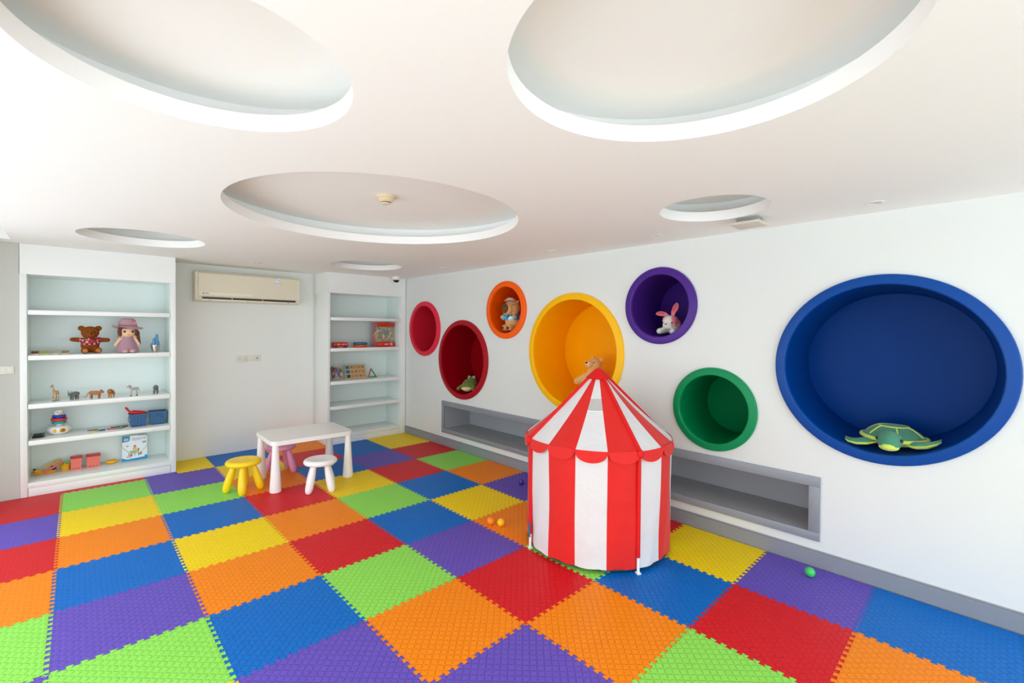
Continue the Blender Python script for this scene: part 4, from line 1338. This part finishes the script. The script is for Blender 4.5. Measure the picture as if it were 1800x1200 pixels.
ART = [(-.012, .128, .012, .150, (222, 168, 100)), (-.018, .108, .018, .128, (240, 190, 110)), (-.008, .150, .008, .160, (150, 90, 70)), (-.040, .088, .004, .102, (110, 180, 150)), (.004, .092, .034, .106, (150, 196, 90)), (.024, .100, .036, .122, (170, 60, 80)),
       (-.052, .074, -.034, .088, (190, 196, 80)), (-.034, .074, -.004, .084, (210, 110, 60)), (-.004, .074, .032, .090, (176, 200, 96)), (-.056, .040, -.044, .074, (170, 196, 100)), (-.042, .044, -.030, .068, (220, 110, 150)), (-.030, .044, -.020, .070, (60, 120, 190)),
       (-.006, .050, .008, .074, (226, 180, 190)), (.026, .046, .036, .074, (70, 140, 190)), (.038, .052, .058, .074, (220, 100, 70)), (.040, .074, .060, .086, (226, 190, 90)), (-.066, .034, -.054, .046, (110, 190, 110)), (-.046, .030, -.026, .040, (236, 170, 150))]
for k, (a0, b0, a1, b1, c) in enumerate(ART):
    flat('printed_block', rect(a0, b0, a1, b1), M('art_%d' % k, c, .5), t)
b = bm_new(); tube(b, [(-w2 - .004, .02, .20), (-w2 - .004, -.002, .165), (-w2 + .02, -.005, .125), (-.05, -.005, .092)], .0022, 6); obj('carry_cord', b, M('cord_green', (176, 182, 130), .7), t)
b = bm_new(); tube(b, [(w2 - .012, -.005, .255), (w2 + .008, -.005, .235), (w2 + .010, -.005, .18), (w2 - .010, -.005, .125), (.06, -.005, .095)], .0022, 6); obj('carry_cord', b, M('cord_green', (176, 182, 130), .7), t)

# ------------------------------------------------------------------ corner bookcase, second shelf
z = 1.2705
t = thing('toy_bus', 'red toy bus with coloured windows on the corner bookcase', 'toy bus', (2.098, 3.250, z))
RB = M('bus_red', (206, 24, 38), .35, .5)
b = bm_new(); box(b, (-.105, -.032, .012), (.105, .032, .070), .007); obj('body', b, RB, t)
for k, c in enumerate(((236, 190, 60), (236, 140, 60), (230, 100, 90), (236, 190, 60), (150, 140, 210), (220, 150, 160))):
    b = bm_new(); box(b, (-.050 + k * .024, -.0338, .036), (-.030 + k * .024, -.0322, .056), .0006); obj('window', b, M('bus_window_%d' % k, c, .3), t)
for k in range(6):
    b = bm_new(); ell(b, (-.085 + k * .034, 0, .070), (.012, .022, .008)); obj('roof_bump', b, RB, t)
for sx in (-.066, .066):
    for sy in (-1, 1):
        b = bm_new(); lathe(b, [(0, -.007), (.014, -.007), (.0155, -.004), (.0155, .004), (.014, .007), (0, .007)], 20, Matrix.Translation((sx, sy * .030, .0155)) @ Matrix.Rotation(PI / 2, 4, 'X')); obj('wheel', b, M('bus_wheel', (120, 14, 24), .4), t)

def disc(zc, rgb, nm, label):
    t = thing('throwing_ring', label, 'toy ring', (2.400, 3.280, zc), 0, 'stacked throwing rings')
    b = bm_new(); lathe(b, [(.048, -.0165), (.082, -.0165), (.098, -.008), (.099, .006), (.090, .0165), (.050, .0165), (.044, 0)], 44, None, closed=True); obj('ring', b, M(nm, rgb, .4, .45), t, True, 60)
    b = bm_new(); lathe(b, [(0, -.010), (.0475, -.010), (.0475, -.004), (0, -.004)], 32); obj('web', b, M(nm, rgb, .4, .45), t)
disc(z + .0170, (246, 96, 30), 'ring_orange', 'orange throwing ring under the blue ring')
disc(z + .0505, (30, 112, 150), 'ring_sea_blue', 'blue throwing ring on top of the orange ring')

def pile(par, x0, x1, y0, y1, z0, z1, n, s, seed, cols):
    rnd = random.Random(seed)
    bms = [bm_new() for _ in cols]
    for k in range(n):
        c = Vector((rnd.uniform(x0, x1), rnd.uniform(y0, y1), rnd.uniform(z0, z1)))
        T = Matrix.Translation(c) @ Euler((rnd.uniform(0, 3), rnd.uniform(0, 3), rnd.uniform(0, 3))).to_matrix().to_4x4()
        sx = s * rnd.choice((.6, 1, 1.5))
        box(bms[k % len(cols)], (-sx / 2, -s * .3, -s * .3), (sx / 2, s * .3, s * .3), 0, 2, T)
    for bm_, (nm, c) in zip(bms, cols):
        o = obj('building_blocks', bm_, M('block_' + nm, c, .35, .5), par, False)
        o['kind'] = 'stuff'
MIX = [('lime', (120, 190, 70)), ('leaf', (70, 130, 50)), ('amber', (240, 160, 50)), ('scarlet', (206, 60, 50)), ('sky', (90, 140, 160)), ('sand', (222, 200, 150))]
t = thing('block_bag', 'large orange topped clear bag full of coloured building blocks', 'toy bag', (2.762, 3.285, z), math.radians(4))
t.scale = (1, 1, 1.3)
BR_ = M('bag_red', (214, 56, 30), .3, .5, (60, .3), (20, .1))
def pillow(x, y0, z0, z1, dep, mt, nm, par, bulge=.012):
    g = []
    for i in range(13):
        u = -1 + 2 * i / 12
        row = []
        for j in range(9):
            v = -1 + 2 * j / 8
            row.append((x * u, y0 - dep - bulge * (1 - u * u) * (1 - v * v * .4), z0 + (z1 - z0) * (v + 1) / 2))
        g.append(row)
    b = bm_new(); sheet(b, g, .0016); return obj(nm, b, mt, par)
pile(t, -.135, .135, -.040, .050, .062, .215, 190, .034, 5, MIX)
pillow(.150, 0, .056, .222, .062, film_mat('bag_film', (250, 250, 250), .10, .08), 'clear_front', t)
pillow(.150, 0, .222, .268, .050, BR_, 'top_band', t, .010)
lo = pillow(.150, 0, .001, .056, .062, BR_, 'bottom_band', t)
for nm, a0, a1, z0_, z1_, c in (('bag_lettering', -.030, .030, .024, .034, (240, 220, 214)), ('bag_picture', .062, .104, .016, .044, (206, 190, 170)), ('bag_emblem', -.084, -.066, .022, .038, (226, 150, 90)), ('bag_emblem', -.122, -.112, .020, .040, (230, 160, 170))):
    b = bm_new()
    u0, u1 = a0 / .15, a1 / .15
    g = [[(.15 * (u0 + (u1 - u0) * i / 4), -.0635 - .012 * (1 - (u0 + (u1 - u0) * i / 4) ** 2), z0_ + (z1_ - z0_) * j / 2) for j in range(3)] for i in range(5)]
    sheet(b, g, .001); obj(nm, b, M('bagprint_%d_%d_%d' % c, c, .5), lo)
b = bm_new(); box(b, (-.150, .052, .001), (.150, .056, .268), .001); obj('bag_back', b, BR_, t)
for s in (-1, 1):
    b = bm_new(); box(b, (s * .150 - .001, -.062, .001), (s * .150 + .001, .052, .262)); obj('bag_side', b, film_mat('bag_film', (250, 250, 250), .10, .08), t, False)

# corner bookcase, third shelf
z = 0.8305
t = thing('loose_block_bag', 'clear knotted plastic bag of mixed building blocks at the shelf end', 'toy bag', (2.055, 3.270, z))
t.scale = (1, 1, 1.28)
MIX2 = [('tomato', (220, 74, 40)), ('ink', (28, 44, 48)), ('ivory', (222, 206, 176)), ('pine', (34, 84, 60)), ('azure', (70, 130, 190)), ('rust', (180, 60, 30))]
pile(t, -.060, .060, -.042, .042, .034, .125, 90, .030, 9, MIX2)
b = bm_new(); lathe(b, [(.03, .004), (.088, .008), (.096, .05), (.090, .105), (.072, .140), (.030, .158), (.012, .165), (.030, .185), (.042, .200)], 28)
for v in b.verts:
    a = math.atan2(v.co.y, v.co.x)
    k = 1 + .05 * math.sin(7 * a + 30 * v.co.z)
    v.co.x *= k
    v.co.y *= k * .85
obj('bag_film', b, film_mat('bag_film', (250, 250, 250), .10, .08), t, True, 80)

t = thing('letter_board', 'wooden spelling board with three rows of letter tiles leaning back', 'toy board', (2.335, 3.245, z + .0045), (math.radians(-22), 0, 0))
WD = M('board_wood', (204, 176, 132), .6, .3, (40, .15), (30, .12))
WT = M('tile_wood', (196, 156, 108), .6, .3, (40, .15), (30, .15))
b = bm_new(); box(b, (-.150, 0, 0), (.150, .010, .205), .002); bd = obj('board', b, WD, t)
MK = M('tile_ink', (70, 46, 38), .6)
for r in range(3):
    z0_ = .014 + r * .064
    b = bm_new(); box(b, (-.142, -.004, z0_ + .050), (.146, -.0002, z0_ + .056)); obj('ledge', b, WD, t, False)
    c = ((60, 78, 26), (26, 110, 170), (44, 118, 132))[r]
    b = bm_new(); box(b, (-.138, -.005, z0_), (-.086, -.0003, z0_ + .046), .0008); obj('picture_tile', b, M('board_picture_%d' % r, c, .45, .4, None, (60, .5)), t)
    for k in range(4):
        xa = -.074 + k * .054
        b = bm_new(); box(b, (xa, -.005, z0_), (xa + .046, -.0003, z0_ + .046), .0008); tl = obj('letter_tile', b, WT, t)
        b = bm_new(); box(b, (xa + .014, -.006, z0_ + .014), (xa + .020 + .006 * ((k + r) % 3), -.0051, z0_ + .030)); obj('letter', b, MK, tl, False)

t = thing('magnet_triangle', 'triangle of red and green magnet rods beside the letter board', 'toy', (2.578, 3.275, z))
A_, B_, C_ = Vector((-.055, 0, .010)), Vector((.062, 0, .010)), Vector((-.012, .012, .128))
for p, q, c, nm in ((A_, C_, (176, 34, 40), 'rod_red'), (C_, B_, (30, 96, 74), 'rod_pine'), (A_, B_, (70, 170, 80), 'rod_leaf')):
    b = bm_new(); tube(b, [p.lerp(q, .06), p.lerp(q, .5), p.lerp(q, .94)], .0072, 10); obj('rod', b, M(nm, c, .35, .5), t)
for p in (A_, B_, C_):
    bead(p, .0098, CHROME, 'steel_ball', t)
b = bm_new(); box(b, (-.03, -.02, .0), (.068, -.008, .016), .002); obj('rod_label', b, M('rod_leaf', (70, 170, 80)), t)
